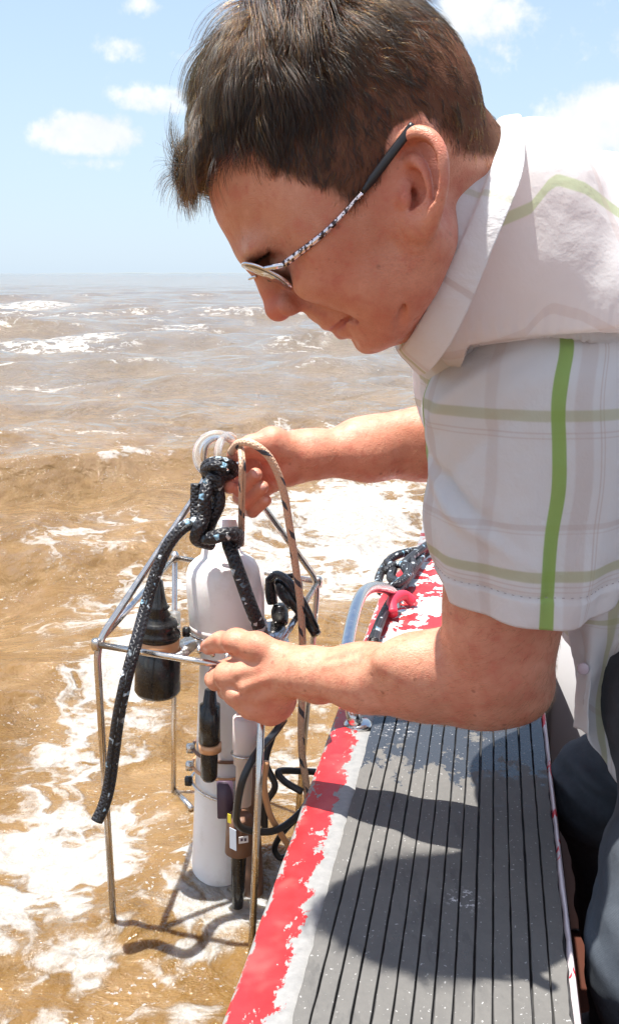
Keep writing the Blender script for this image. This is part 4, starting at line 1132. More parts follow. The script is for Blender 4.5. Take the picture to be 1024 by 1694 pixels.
def body_f(P, cull=None):
    d = BODY.ev(P, cull)
    if cull is not None and np.abs(d).min() < .02:
        d = d + 0.00035 * vnoise(P, 55, 3, 3) + 0.0004 * vnoise(P, 22, 8, 1)
    return d
bv, bq = surface(body_f, (-.20, .60, .12), (.62, 1.26, 1.02), 0.00165)
HAIR_POLY = np.array([(338, 338), (350, 300), (368, 264), (392, 240), (420, 256), (455, 290), (500, 306), (545, 322), (583, 352), (602, 338), (622, 312), (648, 272), (664, 238), (690, 212), (722, 216), (742, 238), (762, 262), (800, 268), (880, 272), (1000, 150), (850, -300), (300, -300), (120, 100), (150, 338)], float)
def in_poly(x, y, poly):
    r = np.zeros(len(x), bool); j = len(poly) - 1
    for i in range(len(poly)):
        xi, yi = poly[i]; xj, yj = poly[j]
        c = ((yi > y) != (yj > y)) & (x < (xj - xi) * (y - yi) / (yj - yi + 1e-12) + xi); r ^= c; j = i
    return r
def poly_dist(x, y, poly):
    d = np.full(len(x), 1e9)
    for i in range(len(poly)):
        a = poly[i]; b = poly[(i + 1) % len(poly)]; ab = b - a
        t = np.clip(((x - a[0]) * ab[0] + (y - a[1]) * ab[1]) / (ab @ ab), 0, 1)
        d = np.minimum(d, np.hypot(x - a[0] - t * ab[0], y - a[1] - t * ab[1]))
    return d
def hair_depth(P):
    """signed distance in the side view to the hair line, positive inside the hair (mirrored for the far side)"""
    Q = P.copy(); far = Q[:, 1] > YH; Q[far, 1] = 2 * YH - Q[far, 1]
    x, y = project(Q); d = poly_dist(x, y, HAIR_POLY); return np.where(in_poly(x, y, HAIR_POLY), d, -d)
hm = np.zeros(len(bv)); lq = (bv - HO) @ HR
headv = (np.linalg.norm(bv - H(.01, 0, .05), axis=1) < .16) & (bv[:, 2] > .70)
hm[headv] = np.clip(0.5 + hair_depth(bv[headv]) / 44.0, 0, 1)
EARS = Solid(); build_ear(EARS, mirror=True)
ear_d = np.full(len(bv), .1); ear_d[headv] = EARS.ev(bv[headv])
hm *= sm(ear_d, 0.0015, 0.006)
def skin_mat():
    m, t, b = newmat('skin', (0.5, 0.25, 0.18), 0.42, Subsurface_Weight=0.09, Subsurface_Scale=0.006, IOR=1.42)
    b.inputs['Subsurface Radius'].default_value = (1.0, 0.35, 0.2)
    c = co(t)
    n1 = t.noise(c, 16, 4, .6); n2 = t.noise(c, 70, 5, .65); n3 = t.noise(c, 260, 3, .6)
    col = t.mix(t.ss(n1, .3, .7), (0.50, 0.215, 0.130), (0.62, 0.300, 0.195))
    col = t.mix(t.math('MULTIPLY', t.ss(n2, .45, .70), .8), col, (0.50, 0.165, 0.105))
    col = t.mix(t.math('MULTIPLY', t.ss(n2, .48, .25), .4), col, (0.70, 0.36, 0.26))
    red = t.attr('redness'); col = t.mix(t.math('MULTIPLY', red, .75), col, (0.60, 0.145, 0.105))
    fr = t.math('MULTIPLY', t.ss(t.voro(c, 62), .17, .08), t.ss(t.noise(c, 30, 2), .52, .6))
    col = t.mix(t.math('MULTIPLY', fr, .65), col, (0.27, 0.10, 0.06))
    fr2 = t.math('MULTIPLY', t.ss(t.voro(c, 170), .20, .10), t.ss(t.noise(c, 45, 2), .45, .55)); col = t.mix(t.math('MULTIPLY', fr2, .30), col, (0.30, 0.11, 0.06))
    hs = t.ss(t.math('ADD', t.attr('hairmask'), t.math('MULTIPLY', t.math('SUBTRACT', n3, .5), .35)), .38, .95)
    hs = t.math('MULTIPLY', hs, .85)
    col = t.mix(hs, col, (0.050, 0.026, 0.016))
    st = t.math('MULTIPLY', t.attr('stubble'), t.ss(t.noise(c, 620, 3, .6), .45, .58)); col = t.mix(t.math('MULTIPLY', st, .16), col, (0.20, 0.10, 0.075))
    lp = t.attr('lip'); col = t.mix(lp, col, (0.46, 0.14, 0.12))
    nl = t.attr('nail'); col = t.mix(nl, col, (0.62, 0.30, 0.24))
    L(t, col, b, 'Base Color')
    ro = t.n('ShaderNodeMix', {0: nl, 2: t.ss(n2, .3, .7, .36, .50), 3: .22}).outputs[0]
    L(t, t.n('ShaderNodeMix', {0: hs, 2: ro, 3: .95}).outputs[0], b, 'Roughness')
    L(t, t.math('MULTIPLY', t.math('SUBTRACT', 1.0, hs), .5), b, 'Specular IOR Level')
    pores = t.voro(c, 900); wr = t.noise(t.mapping(c, (1, 1, 1)), 420, 4, .7)
    hgt = t.math('ADD', t.math('MULTIPLY', pores, .5), t.math('ADD', wr, t.math('MULTIPLY', n2, .8)))
    L(t, t.bump(hgt, .50, 0.0010), b, 'Normal')
    return m
SKIN = skin_mat()
bme = meshdata('person', bv, bq, SKIN, True)
def attr_set(me, name, vals):
    a = me.attributes.new(name, 'FLOAT', 'POINT'); a.data.foreach_set('value', np.asarray(vals, np.float32))
def blob(P, c, r): return np.exp(-((np.linalg.norm(P - c, axis=1) / r) ** 2))
redn = np.zeros(len(bv))
for c, r, s in ((H(.128, 0, .006), .022, .9), (H(.07, .055, .0), .035, .35), (E_(705, 300), .035, .55), (E_(695, 318), .012, .6), (W(690, 480, .72), .05, .7), (W(740, 380, .70), .05, .45), (H(.105, 0, .09), .03, .3),
                (W(400, 800, 1.09), .04, .85), (W(440, 765, 1.09), .035, .6), (W(470, 1170, .95), .035, .5), (W(560, 760, 1.12), .08, .35), (W(365, 1100, .99), .015, .8), (W(830, 1100, .8), .07, .25)):
    redn = np.maximum(redn, s * blob(bv, c, r))
lip = np.zeros(len(bv))
for s in (1, -1):
    for a, b_, r in ((H(.1085, 0, -.0245), H(.0965, .020 * s, -.0285), .0045), (H(.1055, 0, -.0355), H(.095, .019 * s, -.0305), .0055)):
        ab = b_ - a; tt = np.clip((bv - a) @ ab / (ab @ ab), 0, 1); dd = np.linalg.norm(bv - a - tt[:, None] * ab, axis=1); lip = np.maximum(lip, sm(-dd, -r * 1.25, -r * .8))
st = np.maximum.reduce([blob(bv, H(.085, .02, -.05), .035), blob(bv, H(.1, .012, -.012), .018) * .8, blob(bv, H(.04, .06, -.035), .035)])
nail = np.zeros(len(bv))
for c, r in ((W(424, 784, 1.050), .0036), (W(435, 805, 1.050), .0034), (W(441, 827, 1.054), .0030), (W(345, 1064, .987), .0055)):
    nail = np.maximum(nail, sm(-np.linalg.norm(bv - c, axis=1), -r * 1.5, -r * 1.1))
attr_set(bme, 'hairmask', hm); attr_set(bme, 'redness', redn); attr_set(bme, 'lip', lip * .8); attr_set(bme, 'stubble', st); attr_set(bme, 'nail', nail)
person = link(bpy.data.objects.new('person', bme))
tag(person, 'man with short brown hair in a white plaid short sleeved shirt bending over the gunwale', 'person')
# normals of the body surface
def mesh_normals(v, q):
    n = np.cross(v[q[:, 2]] - v[q[:, 0]], v[q[:, 3]] - v[q[:, 1]]); N = np.zeros_like(v)
    for k in range(4): np.add.at(N, q[:, k], n)
    return N / (np.linalg.norm(N, axis=1)[:, None] + 1e-12)
bn = mesh_normals(bv, bq)
# eyes
for s in (1, -1):
    V, F, u = lathe(H(.080, .032 * s, .029), H(.1015, .032 * s, .029), [(0.5 - 0.5 * math.cos(a), .01175 * math.sin(a) + .00001) for a in np.linspace(0.02, math.pi - .02, 16)], 24)
    m, t, b = newmat('eyeball', (0.7, 0.66, 0.63), 0.12)
    MB().add(V, F, u).build('eye', m, person)
# ================================================================ hair
def hair_mat(name, mel, rough=.32, red=.35):
    m = bpy.data.materials.new(name); m.use_nodes = True
    for nd in list(m.node_tree.nodes): m.node_tree.nodes.remove(nd)
    t = NT(m.node_tree)
    h = t.n('ShaderNodeBsdfHairPrincipled', None, parametrization='MELANIN')
    h.inputs['Melanin'].default_value = mel; h.inputs['Melanin Redness'].default_value = red
    h.inputs['Roughness'].default_value = rough; h.inputs['Radial Roughness'].default_value = .4
    h.inputs['Random Color'].default_value = .7; h.inputs['Random Roughness'].default_value = .2
    t.n('ShaderNodeOutputMaterial', {0: h.outputs[0]}); return m
def strands(name, pts, r0, mat, parent, n):
    """pts (count, n, 3): hair strands as curves"""
    cd = bpy.data.hair_curves.new(name); k = len(pts)
    cd.add_curves([n] * k)
    cd.attributes['position'].data.foreach_set('vector', pts.astype(np.float32).ravel())
    ra = cd.attributes.get('radius') or cd.attributes.new('radius', 'FLOAT', 'POINT')
    tpr = np.linspace(1, .35, n)[None] * (r0 if np.ndim(r0) else np.full(k, r0))[:, None]
    ra.data.foreach_set('value', tpr.astype(np.float32).ravel())
    cd.materials.append(mat); cd.update_tag() if hasattr(cd, 'update_tag') else None
    o = bpy.data.objects.new(name, cd); COL.objects.link(o)
    if parent is not None: o.parent = parent
    return o
def build_hair():
    rng = np.random.RandomState(5)
    hv = hm > .12
    # face areas for even sampling
    qm = hv[bq].all(1); Q = bq[qm]
    ar = np.linalg.norm(np.cross(bv[Q[:, 2]] - bv[Q[:, 0]], bv[Q[:, 3]] - bv[Q[:, 1]]), axis=1)
    n = 66000
    pick = rng.choice(len(Q), n, p=ar / ar.sum()); w = rng.dirichlet([1, 1, 1, 1], n)
    P = (bv[Q[pick]] * w[:, :, None]).sum(1); N = (bn[Q[pick]] * w[:, :, None]).sum(1); N /= np.linalg.norm(N, axis=1)[:, None]
    m = (hm[Q[pick]] * w).sum(1); ok = rng.rand(n) < sm(m, .2, .95); P, N, m = P[ok], N[ok], m[ok]
    dep = hair_depth(P)                       # pixels inside the hair line
    l = (P - HO) @ HR; f_, y_, u_ = l.T
    # length: long on top and in front, short at the sides and nape
    topness = sm(u_, .085, .140) ; front = sm(f_, .035, .10) * sm(u_, .07, .10)
    back = sm(-f_, .03, .09)
    ln = .0105 + .043 * np.maximum(topness * (1 - .45 * back), front) + .010 * sm(u_, .04, .085)
    ln *= (1 - .35 * sm(-u_ - 0, -.02, .03))
    ln = np.where(front > .3, ln * .88, ln)
    ln *= np.where(front > .3, .80 + .30 * rng.rand(len(ln)), .62 + .62 * rng.rand(len(ln)) ** 1.4); ln = np.minimum(ln, .0045 + dep.clip(0) * .00032 + front * .040)
    cell = np.floor((P + .002 * vnoise(P, 90, 14, 1)[:, None]) / np.where(topness > .4, .0068, .0048)[:, None]).astype(int); key = cell[:, 0] * 73856093 ^ cell[:, 1] * 19349663 ^ cell[:, 2] * 83492791
    un, inv = np.unique(key, return_inverse=True); cnt = np.bincount(inv)
    lr = rng.randn(len(un))[inv]; ln *= (1 + .22 * rng.randn(len(un))[inv]).clip(.5, 1.5)
    # combed forwards on top, down and back at the sides
    down = -HU
    side = np.sign(y_)[:, None] * HL_
    flow = HF * (0.95 * sm(f_, -.07, .03))[:, None] + down * (0.25 + 1.3 * (1 - topness) + .3 * front)[:, None] + side * (.25 * topness)[:, None] + np.array([0, 0, -1.0]) * (.05 * front)[:, None]
    e_ = (front * sm(-dep, -110, -15))[:, None]; flow = flow * (1 - e_) + (HF * .45 + HU * .62) * e_
    behind = sm(-f_, .0, .06)[:, None]; flow = flow * (1 - .5 * behind) + (down * .9 - HF * .2) * behind * .6
    sw = vnoise(P, 38, 11, 2); sw2 = vnoise(P, 110, 12, 2)
    flow = flow + np.cross(N, flow) * (0.42 * sw + .55 * sw2 + .22 * rng.randn(len(P)) + .42 * lr)[:, None]
    flow -= N * (flow * N).sum(1)[:, None]; flow /= np.linalg.norm(flow, axis=1)[:, None] + 1e-9
    lift = (.48 + .95 * topness) * (1 - .45 * back) + .95 * front + .18 * rng.randn(len(P)) + .45 * sw2 * np.maximum(topness, front)
    lift = lift.clip(.12, 1.5); K = 8
    pts = np.zeros((len(P), K, 3)); pts[:, 0] = P - N * .0015
    clump = np.floor((vnoise(P, 300, 21, 1) + 1) * 3)
    d = N * lift[:, None] + flow; d /= np.linalg.norm(d, axis=1)[:, None]
    g = np.array([0, 0, -1.0])
    for i in range(1, K):
        pts[:, i] = pts[:, i - 1] + d * (ln / (K - 1))[:, None]
        d = d - N * (.10 * np.maximum(topness, front) + .13)[:, None] + g * (.03 + .035 * front)[:, None] + flow * .10 + rng.randn(len(P), 3) * .05
        d /= np.linalg.norm(d, axis=1)[:, None]
        # never back inside the skull
        q = (pts[:, i] - H(.009, 0, .066)) @ HR / np.array([.0955, .0755, .0845]); k0 = np.linalg.norm(q, axis=1)
        push = (1.0 - k0).clip(0) * .08; pts[:, i] += N * push[:, None]
    # locks: strands of one patch draw together at their tips
    for i in range(3, K):
        c = np.stack([np.bincount(inv, pts[:, i, a]) / cnt for a in range(3)], 1)
        pts[:, i] += (c[inv] - pts[:, i]) * (.62 * (i / (K - 1)) ** 1.2 * np.maximum(topness, .35)[:, None])
    hair = strands('hair', pts,   .000115 * (.7 + .6 * rng.rand(len(P))), hair_mat('brown_hair', .88, .25, .7), person, K)
    hair['kind'] = 'stuff'
    # brows
    bp = []
    for s in (1, -1):
        for _ in range(520):
            t_ = rng.rand(); a = H(.118, .012 * s, .044 + .0022 * rng.randn()); b_ = H(.098, .048 * s, .043 + .0012 * rng.randn())
            p = a * (1 - t_) + b_ * t_ + HU * (.002 * math.sin(t_ * 3.1)); bp.append((p, s, t_))
    B = np.array([x[0] for x in bp]); ss_ = np.array([x[1] for x in bp])
    near = np.where(bv[:, 2] > .7)[0]; near = near[(np.abs((bv[near] - HO) @ HU - .048) < .02) & (((bv[near] - HO) @ HF) > .07)]
    root = np.empty_like(B); nn = np.empty_like(B)
    for i in range(0, len(B), 130):
        D = ((B[i:i + 130, None] - bv[near][None]) ** 2).sum(-1); j = near[D.argmin(1)]; root[i:i + 130] = bv[j]; nn[i:i + 130] = bn[j]
    root += rng.randn(*root.shape) * .0006
    dr = HL_ * ss_[:, None] * .8 + nn * .42 - HF * .35 + HU * (.1 + .15 * rng.randn(len(B)))[:, None]; dr /= np.linalg.norm(dr, axis=1)[:, None]
    lnb = .0055 + .003 * rng.rand(len(B)); pts = np.stack([root + dr * (lnb * k)[:, None] - nn * (.0022 * k * k) for k in np.linspace(0, 1, 4)], 1)
    strands('eyebrow', pts, .00007, hair_mat('brow_hair', .9), person, 4)['kind'] = 'stuff'
    # fine sun-bleached hair on the forearms
    lo_z = (bv[:, 2] < .60) & (bv[:, 0] < .24) & (bv[:, 0] > -.03) & (bn[:, 1] < .35)
    idx = np.where(lo_z)[0]; pk = idx[rng.randint(0, len(idx), 4200)]; R_, n_ = bv[pk], bn[pk]
    ax = np.array([-.9, .25, -.35]) + rng.randn(len(pk), 3) * .35; ax -= n_ * (ax * n_).sum(1)[:, None]; ax /= np.linalg.norm(ax, axis=1)[:, None]
    lf = (.006 + .006 * rng.rand(len(pk)))[:, None]
    pts = np.stack([R_ + (ax * k + n_ * (.42 * k - .25 * k * k)) * lf for k in np.linspace(0, 1, 4)], 1)
    strands('arm_hair', pts, .00006, hair_mat('fair_hair', .28), person, 4)['kind'] = 'stuff'
build_hair()
# ================================================================ shirt
def shirt_mat(name, kind):
    m, t, b = newmat(name, (0.8, 0.8, 0.8), 0.8)
    uv = co(t, 'UV') if kind != 'body' else None
    if kind == 'body':
        u, v = t.attr('cloth_u'), t.attr('cloth_v')
    else: u, v, _ = t.sep(uv)
    P = t.comb(u, v)
    col = (0.80, 0.775, 0.775)
    white = t.mix(t.noise(P, 35, 3, .6), (0.89, 0.895, 0.90), (0.85, 0.85, 0.855))
    def band(x, c, w, soft=.0006):
        d = t.math('ABSOLUTE', t.math('SUBTRACT', x, c)); return t.ss(d, w / 2 + soft, w / 2 - soft)
    col = white
    green, olive, tan = (0.36, 0.56, 0.12), (0.50, 0.52, 0.24), (0.62, 0.49, 0.44)
    def put(x, c, w, colr, a, soft=.0006):
        nonlocal col
        col = t.mix(t.math('MULTIPLY', band(x, c, w, soft), a), col, colr)
    if kind == 'sleeve':
        put(u, .020, .014, tan, .30, .0012); put(u, .0335, .0012, tan, .5); put(u, .0365, .0010, tan, .5)
        put(u, -.049, .0095, tan, .24, .0015); put(u, .130, .011, tan, .34); put(u, -.14, .012, green, .85); put(u, -.115, .014, tan, .3)
        put(v, .062, .0085, olive, .52, .001); put(v, .075, .0012, tan, .42); put(v, .079, .001, tan, .4)
        put(v, .148, .0045, tan, .32); put(v, .153, .001, tan, .3)
        put(v, .186, .0085, olive, .60, .001); put(v, .194, .0011, tan, .45); put(v, .198, .0011, tan, .4)
        put(u, .001, .0108, green, .93)
    elif kind == 'body':
        put(v, 0.0, .0085, green, .55, .001); put(v, -.09, .008, tan, .3); put(v, -.155, .008, olive, .5); put(v, -.30, .008, green, .5); put(v, -.40, .008, olive, .5)
        put(u, .0, .008, olive, .30); put(u, .09, .010, tan, .3); put(u, .16, .006, tan, .4)
    elif kind == 'collar':
        put(u, .030, .0040, tan, .35); put(u, .033, .001, tan, .4); put(u, .022, .0060, olive, .65); put(u, .108, .0042, tan, .45); put(u, .168, .0045, olive, .35)
    elif kind == 'front':
        put(v, .045, .007, olive, .55); put(v, .053, .001, tan, .4); put(v, .15, .007, tan, .4); put(v, .235, .007, olive, .5); put(u, .062, .0075, olive, .6); put(u, .075, .0012, tan, .5); put(u, .017, .0008, (0.35, .30, .4), .5)
    weave = t.math('ADD', t.math('SINE', t.math('MULTIPLY', u, 9000.0)), t.math('SINE', t.math('MULTIPLY', v, 9000.0)))
    L(t, col, b, 'Base Color')
    wr = t.noise(t.mapping(P, (1, .45, 1)), 55, 5, .62, .6)
    geo = co(t); wr2 = t.noise(geo, 34, 4, .6, .15)
    hgt = t.math('ADD', t.math('MULTIPLY', wr, .0 if kind == 'body' else .55), t.math('MULTIPLY', wr2, .9))
    L(t, t.bump(hgt, .30 if kind == 'body' else .50, .007, t.bump(t.noise(P, 1500, 2, .5), .15, .0004)), b, 'Normal')
    # thin cotton: part of the sunlight comes through
    tr = t.n('ShaderNodeBsdfTranslucent', {'Color': t.mix(.5, col, (0.82, 0.80, 0.80))})
    mx = t.n('ShaderNodeMixShader', {0: 0.48, 1: b.outputs[0], 2: tr.outputs[0]})
    outn = [n for n in m.node_tree.nodes if n.type == 'OUTPUT_MATERIAL'][0]
    m.node_tree.links.new(mx.outputs[0], outn.inputs[0])
    return m
def solidify(o, th, off=-1):
    md = o.modifiers.new('thickness', 'SOLIDIFY'); md.thickness = th; md.offset = off; return o
def patch(rows, nu, nv):
    """smooth sheet through a grid of points rows[v][u]"""
    G_ = np.array(rows, float); A = np.stack([cr(G_[i], nu) for i in range(len(G_))])
    return np.stack([cr(A[:, j], nv) for j in range(A.shape[1])], 1)
def sheet(S, uv=None, closed_u=False):
    nv, nu = S.shape[:2]; V = S.reshape(-1, 3); idx = np.arange(nv * nu).reshape(nv, nu)
    if closed_u: q = np.stack([idx[:-1], np.roll(idx, -1, 1)[:-1], np.roll(idx, -1, 1)[1:], idx[1:]], -1).reshape(-1, 4)
    else: q = np.stack([idx[:-1, :-1], idx[:-1, 1:], idx[1:, 1:], idx[1:, :-1]], -1).reshape(-1, 4)
    if uv is None:
        du = np.concatenate([[0], np.cumsum(np.linalg.norm(np.diff(S[nv // 2], axis=0), axis=1))]); dv = np.concatenate([[0], np.cumsum(np.linalg.norm(np.diff(S[:, nu // 2], axis=0), axis=1))])
        uv = np.stack(np.meshgrid(du, dv), -1).reshape(-1, 2)
    return V, q, uv
def sheet_normals(S):
    a = np.gradient(S, axis=0); b = np.gradient(S, axis=1); n = np.cross(b, a); return n / (np.linalg.norm(n, axis=-1, keepdims=True) + 1e-12)
SH = Solid()
SH.cone(W(905, 545, .845), W(960, 560, .90), .076, .085, k=.05)           # near shoulder
SH.cone(W(868, 305, .925), W(925, 500, .835), .042, .072, k=.05)          # trapezius
SH.cone(W(872, 300, .94), W(965, 410, 1.0), .044, .085, k=.05)
SH.cone(W(866, 332, .800), W(792, 505, .800), .048, .048, k=.03)
SH.ell(W(838, 430, .795), (.05, .045, .05), None, k=.03)
SH.cone(W(862, 362, .83), W(915, 510, .85), .055, .078, k=.04)
SH.cone(W(862, 375, .865), W(915, 500, .86), .052, .075, k=.05)
SH.cone(W(800, 500, .87), W(880, 520, .87), .052, .07, k=.05)
SH.ell(W(1010, 520, .98), (.125, .15, .125), None, k=.05)
SH.cone(W(1035, 480, 1.0), W(1130, 640, 1.0), .105, .14, k=.05)
SH.cone(W(850, 640, .97), W(900, 720, .96), .088, .10, k=.05)             # chest
SH.cone(W(775, 505, .93), W(850, 640, .97), .055, .080, k=.05)
SH.cone(W(1000, 650, .98), W(1130, 1060, 1.0), .13, .115, k=.05)
SH.cone(W(900, 450, 1.0), W(900, 560, 1.15), .07, .07, k=.05)
SH.cone(W(900, 560, 1.15), W(850, 712, 1.17), .066, .064, k=.03)
SEAM_P = W(880, 556, .80); SEAM_N = np.array([.10, -.16, -1.0]); SEAM_N /= np.linalg.norm(SEAM_N)
def shirt_f(P, cull=None):
    d = SH.ev(P, cull)
    if cull is not None:
        if np.abs(d).min() > .04: return d
        q = P - np.array([.2, .85, .8])
        # drag lines that run from the shoulder seam to the neck, and slack folds across the back
        a = q[:, 0] * .45 + q[:, 2] * .9 + .02 * vnoise(P, 9, 4, 2)
        b_ = q[:, 0] * .9 - q[:, 2] * .45
        fold = .0030 * vnoise(np.stack([b_ * 24, a * 6, q[:, 1] * 8], 1), 1.0, 31, 2) + .0022 * vnoise(np.stack([a * 30, b_ * 7, q[:, 1] * 10], 1), 1.0, 35, 2)
        # bunched cloth behind the collar
        w = np.exp(-(np.linalg.norm(P - W(880, 250, .87), axis=1) / .035) ** 2)
        fold += w * .0050 * np.sin((q[:, 0] * .8 - q[:, 1] * .6 + .3 * q[:, 2]) * 320)
        # puckers above the shoulder seam
        ds = (P - SEAM_P) @ SEAM_N
        fold += np.exp(-(ds / .016) ** 2) * .0010 * np.sin(q[:, 0] * 620 + 3 * vnoise(P, 40, 7, 1))
        d = d - fold
        # the near shoulder ends at the seam: its front hem is cut along an arc
        nearp = sm(-(P[:, 1] - .875), -.03, .03)
        cut = ds - .004 * nearp + (1 - nearp) * -.5
        d = np.where(P[:, 1] < .93, np.maximum(d, np.where((P[:, 0] > .12) & (nearp > .5), cut, -1)), d)
    return d
sv, sq = surface(shirt_f, (.08, .68, .33), (.66, 1.30, 1.02), 0.0030, 16)
SB = shirt_mat('plaid_shirt_cloth', 'body')
shirt = mobj('shirt', sv, sq, SB, person)
ln_ = [(600, 500), (700, 400), (780, 371), (838, 346), (866, 312), (880, 304), (925, 316), (1010, 362), (1100, 400)]
lx = [W(x, y, .84)[0] for x, y in ln_]; lz = [W(x, y, .84)[2] for x, y in ln_]
cv_ = sv[:, 2] - np.interp(sv[:, 0], lx, lz) - (sv[:, 1] - .84) * .05
attr_set(shirt.data, 'cloth_v', cv_); attr_set(shirt.data, 'cloth_u', sv[:, 0] * .5 + sv[:, 1] - .80)
# seam ridge over the top of the sleeve
def seam_ridge():
    pts = [(752, 588, .828), (768, 572, .800), (800, 558, .775), (850, 549, .762), (905, 548, .760), (960, 553, .768), (1010, 566, .785), (1040, 580, .81)]
    C = cr([W(*p) for p in pts], 14); k = np.arange(len(C))
    C[:, 2] += .0006 * np.sin(k * 1.9) ; C[:, 1] += .0008 * np.sin(k * 1.3)
    V, F, u = tube(C, .0048 + .0007 * np.sin(k * 1.7), 12, flat=.5)
    adopt_(MB().add(V, F, u), 'shoulder_seam', shirt_mat('seam_cloth', 'plain'), shirt)
def adopt_(mb, name, mat, parent):
    o = mobj(name, np.concatenate(mb.v), mb.f, mat, parent, True, np.concatenate(mb.uv)); return o
seam_ridge()
def sleeve():
    rings = [(545, 785, 1030, .835, .058), (575, 752, 1046, .832, .070), (610, 722, 1056, .828, .077), (655, 704, 1062, .826, .080), (715, 708, 1062, .825, .080), (780, 712, 1058, .824, .078), (845, 702, 1050, .823, .076), (900, 708, 1036, .822, .074), (945, 722, 1018, .822, .072), (982, 738, 1000, .822, .070)]
    K = []
    for y, l_, r_, Y, b_ in rings:
        A = W(l_, y, Y); B_ = W(r_, y, Y); K.append(np.concatenate([(A + B_) / 2, [(B_[0] - A[0]) / 2, b_]]))
    K = cr(np.array(K), 10); n = 150; th = np.linspace(0, 2 * np.pi, n, endpoint=False)   # th=0 faces the camera
    S = np.zeros((len(K), n, 3)); uv = np.zeros((len(K), n, 2)); arc = np.concatenate([[0], np.cumsum(np.linalg.norm(np.diff(K[:, :3], axis=0), axis=1))])
    for i, (cx, cy, cz, a, b_) in enumerate(K):
        S[i, :, 0] = cx + a * np.sin(th); S[i, :, 1] = cy - b_ * np.cos(th); S[i, :, 2] = cz
        g_ = (np.arange(n) + n // 2) % n - n // 2; per = np.pi * (a + b_)
        uv[i, :, 0] = (g_ / n) * per * 1.0; uv[i, :, 1] = arc[i]
    S[:, :, 2] -= .010 * (np.cos(th)[None] * 0) 
    N = np.stack([np.sin(th), -np.cos(th), 0 * th], 1)[None]
    s = arc[:, None] / arc[-1]; T = th[None]
    # folds: diagonal drag lines from the armpit, hollow over the elbow side, fluted hem
    f = .0040 * vnoise(np.stack([T * 2.2 + s * 2.0, s * 2.2 - T * .5, 0 * T + 0 * s], -1), 1.0, 41, 2) * sm(s, .05, .3)
    f = f + .0050 * np.exp(-((s - (.62 + .20 * (T - 5.3))) / .035) ** 2) * np.exp(-((np.mod(T, 6.2832) - 5.35) / .5) ** 2)
    f = f - .0055 * np.exp(-((s - (.57 + .20 * (T - 5.3))) / .030) ** 2) * np.exp(-((np.mod(T, 6.2832) - 5.3) / .45) ** 2)
    f = f + .0035 * np.exp(-((s - (.25 - .32 * (T - 5.2))) / .05) ** 2) * np.exp(-((np.mod(T, 6.2832) - 5.4) / .7) ** 2)
    f = f - .0030 * np.exp(-((s - (.40 - .30 * (T - 5.5))) / .05) ** 2) * np.exp(-((np.mod(T, 6.2832) - 5.6) / .6) ** 2)
    f = f + .0028 * np.sin(T * 5 + 1.1) * sm(s, .55, 1.0) * .8 + .0016 * np.sin(T * 9 + s * 5) * sm(s, .3, .9)
    f = f * 1.35
    # hem fold: doubled cloth stands 1 mm proud with a stitched groove
    hem0 = .895 + .004 * np.sin(T * 3)
    f = f + .0012 * sm(s, hem0, hem0 + .006) - .0016 * np.exp(-((s - hem0) / .006) ** 2)
    f = f - .003 * (1 - sm(s, 0, .05))
    S = S + N * f[..., None]
    # hem line hangs a little lower at the front
    S[:, :, 2] -= (.004 * np.cos(T) + .003 * np.sin(T * 2 + 1)) * s ** 3
    V, q, _ = sheet(S, uv, True)
    o = mobj('sleeve', V, q[:, ::-1], shirt_mat('plaid_sleeve_cloth', 'sleeve'), shirt, True)
    ul = o.data.uv_layers.new(name='UVMap'); UV = uv.reshape(-1, 2)
    li = np.zeros(len(o.data.loops), np.int32); o.data.loops.foreach_get('vertex_index', li); lu = UV[li].reshape(-1, 4, 2)
    wrap = (lu[:, :, 0].max(1) - lu[:, :, 0].min(1)) > .2; lw = lu[wrap]; lw[:, :, 0] = np.where(lw[:, :, 0] < 0, lw[:, :, 0] + .46, lw[:, :, 0]); lu[wrap] = lw
    ul.data.foreach_set('uv', lu.reshape(-1, 2).ravel().astype(np.float32))
    solidify(o, .0012)
    # dark stitches in the hem
    st = MB(); i0 = int(np.argmin(np.abs(s[:, 0] - .895)))
    for j0 in range(0, n, 2):
        P_ = S[i0, j0] + N[0, j0] * .0002; P2 = S[i0, (j0 + 1) % n] + N[0, (j0 + 1) % n] * .0002
        st.add(*tube(np.array([P_, P_ * .45 + P2 * .55]), .00035, 5))
    m, t, b = newmat('hem_thread', (0.45, 0.40, 0.42), .8); adopt_(st, 'hem_stitching', m, shirt)
sleeve()
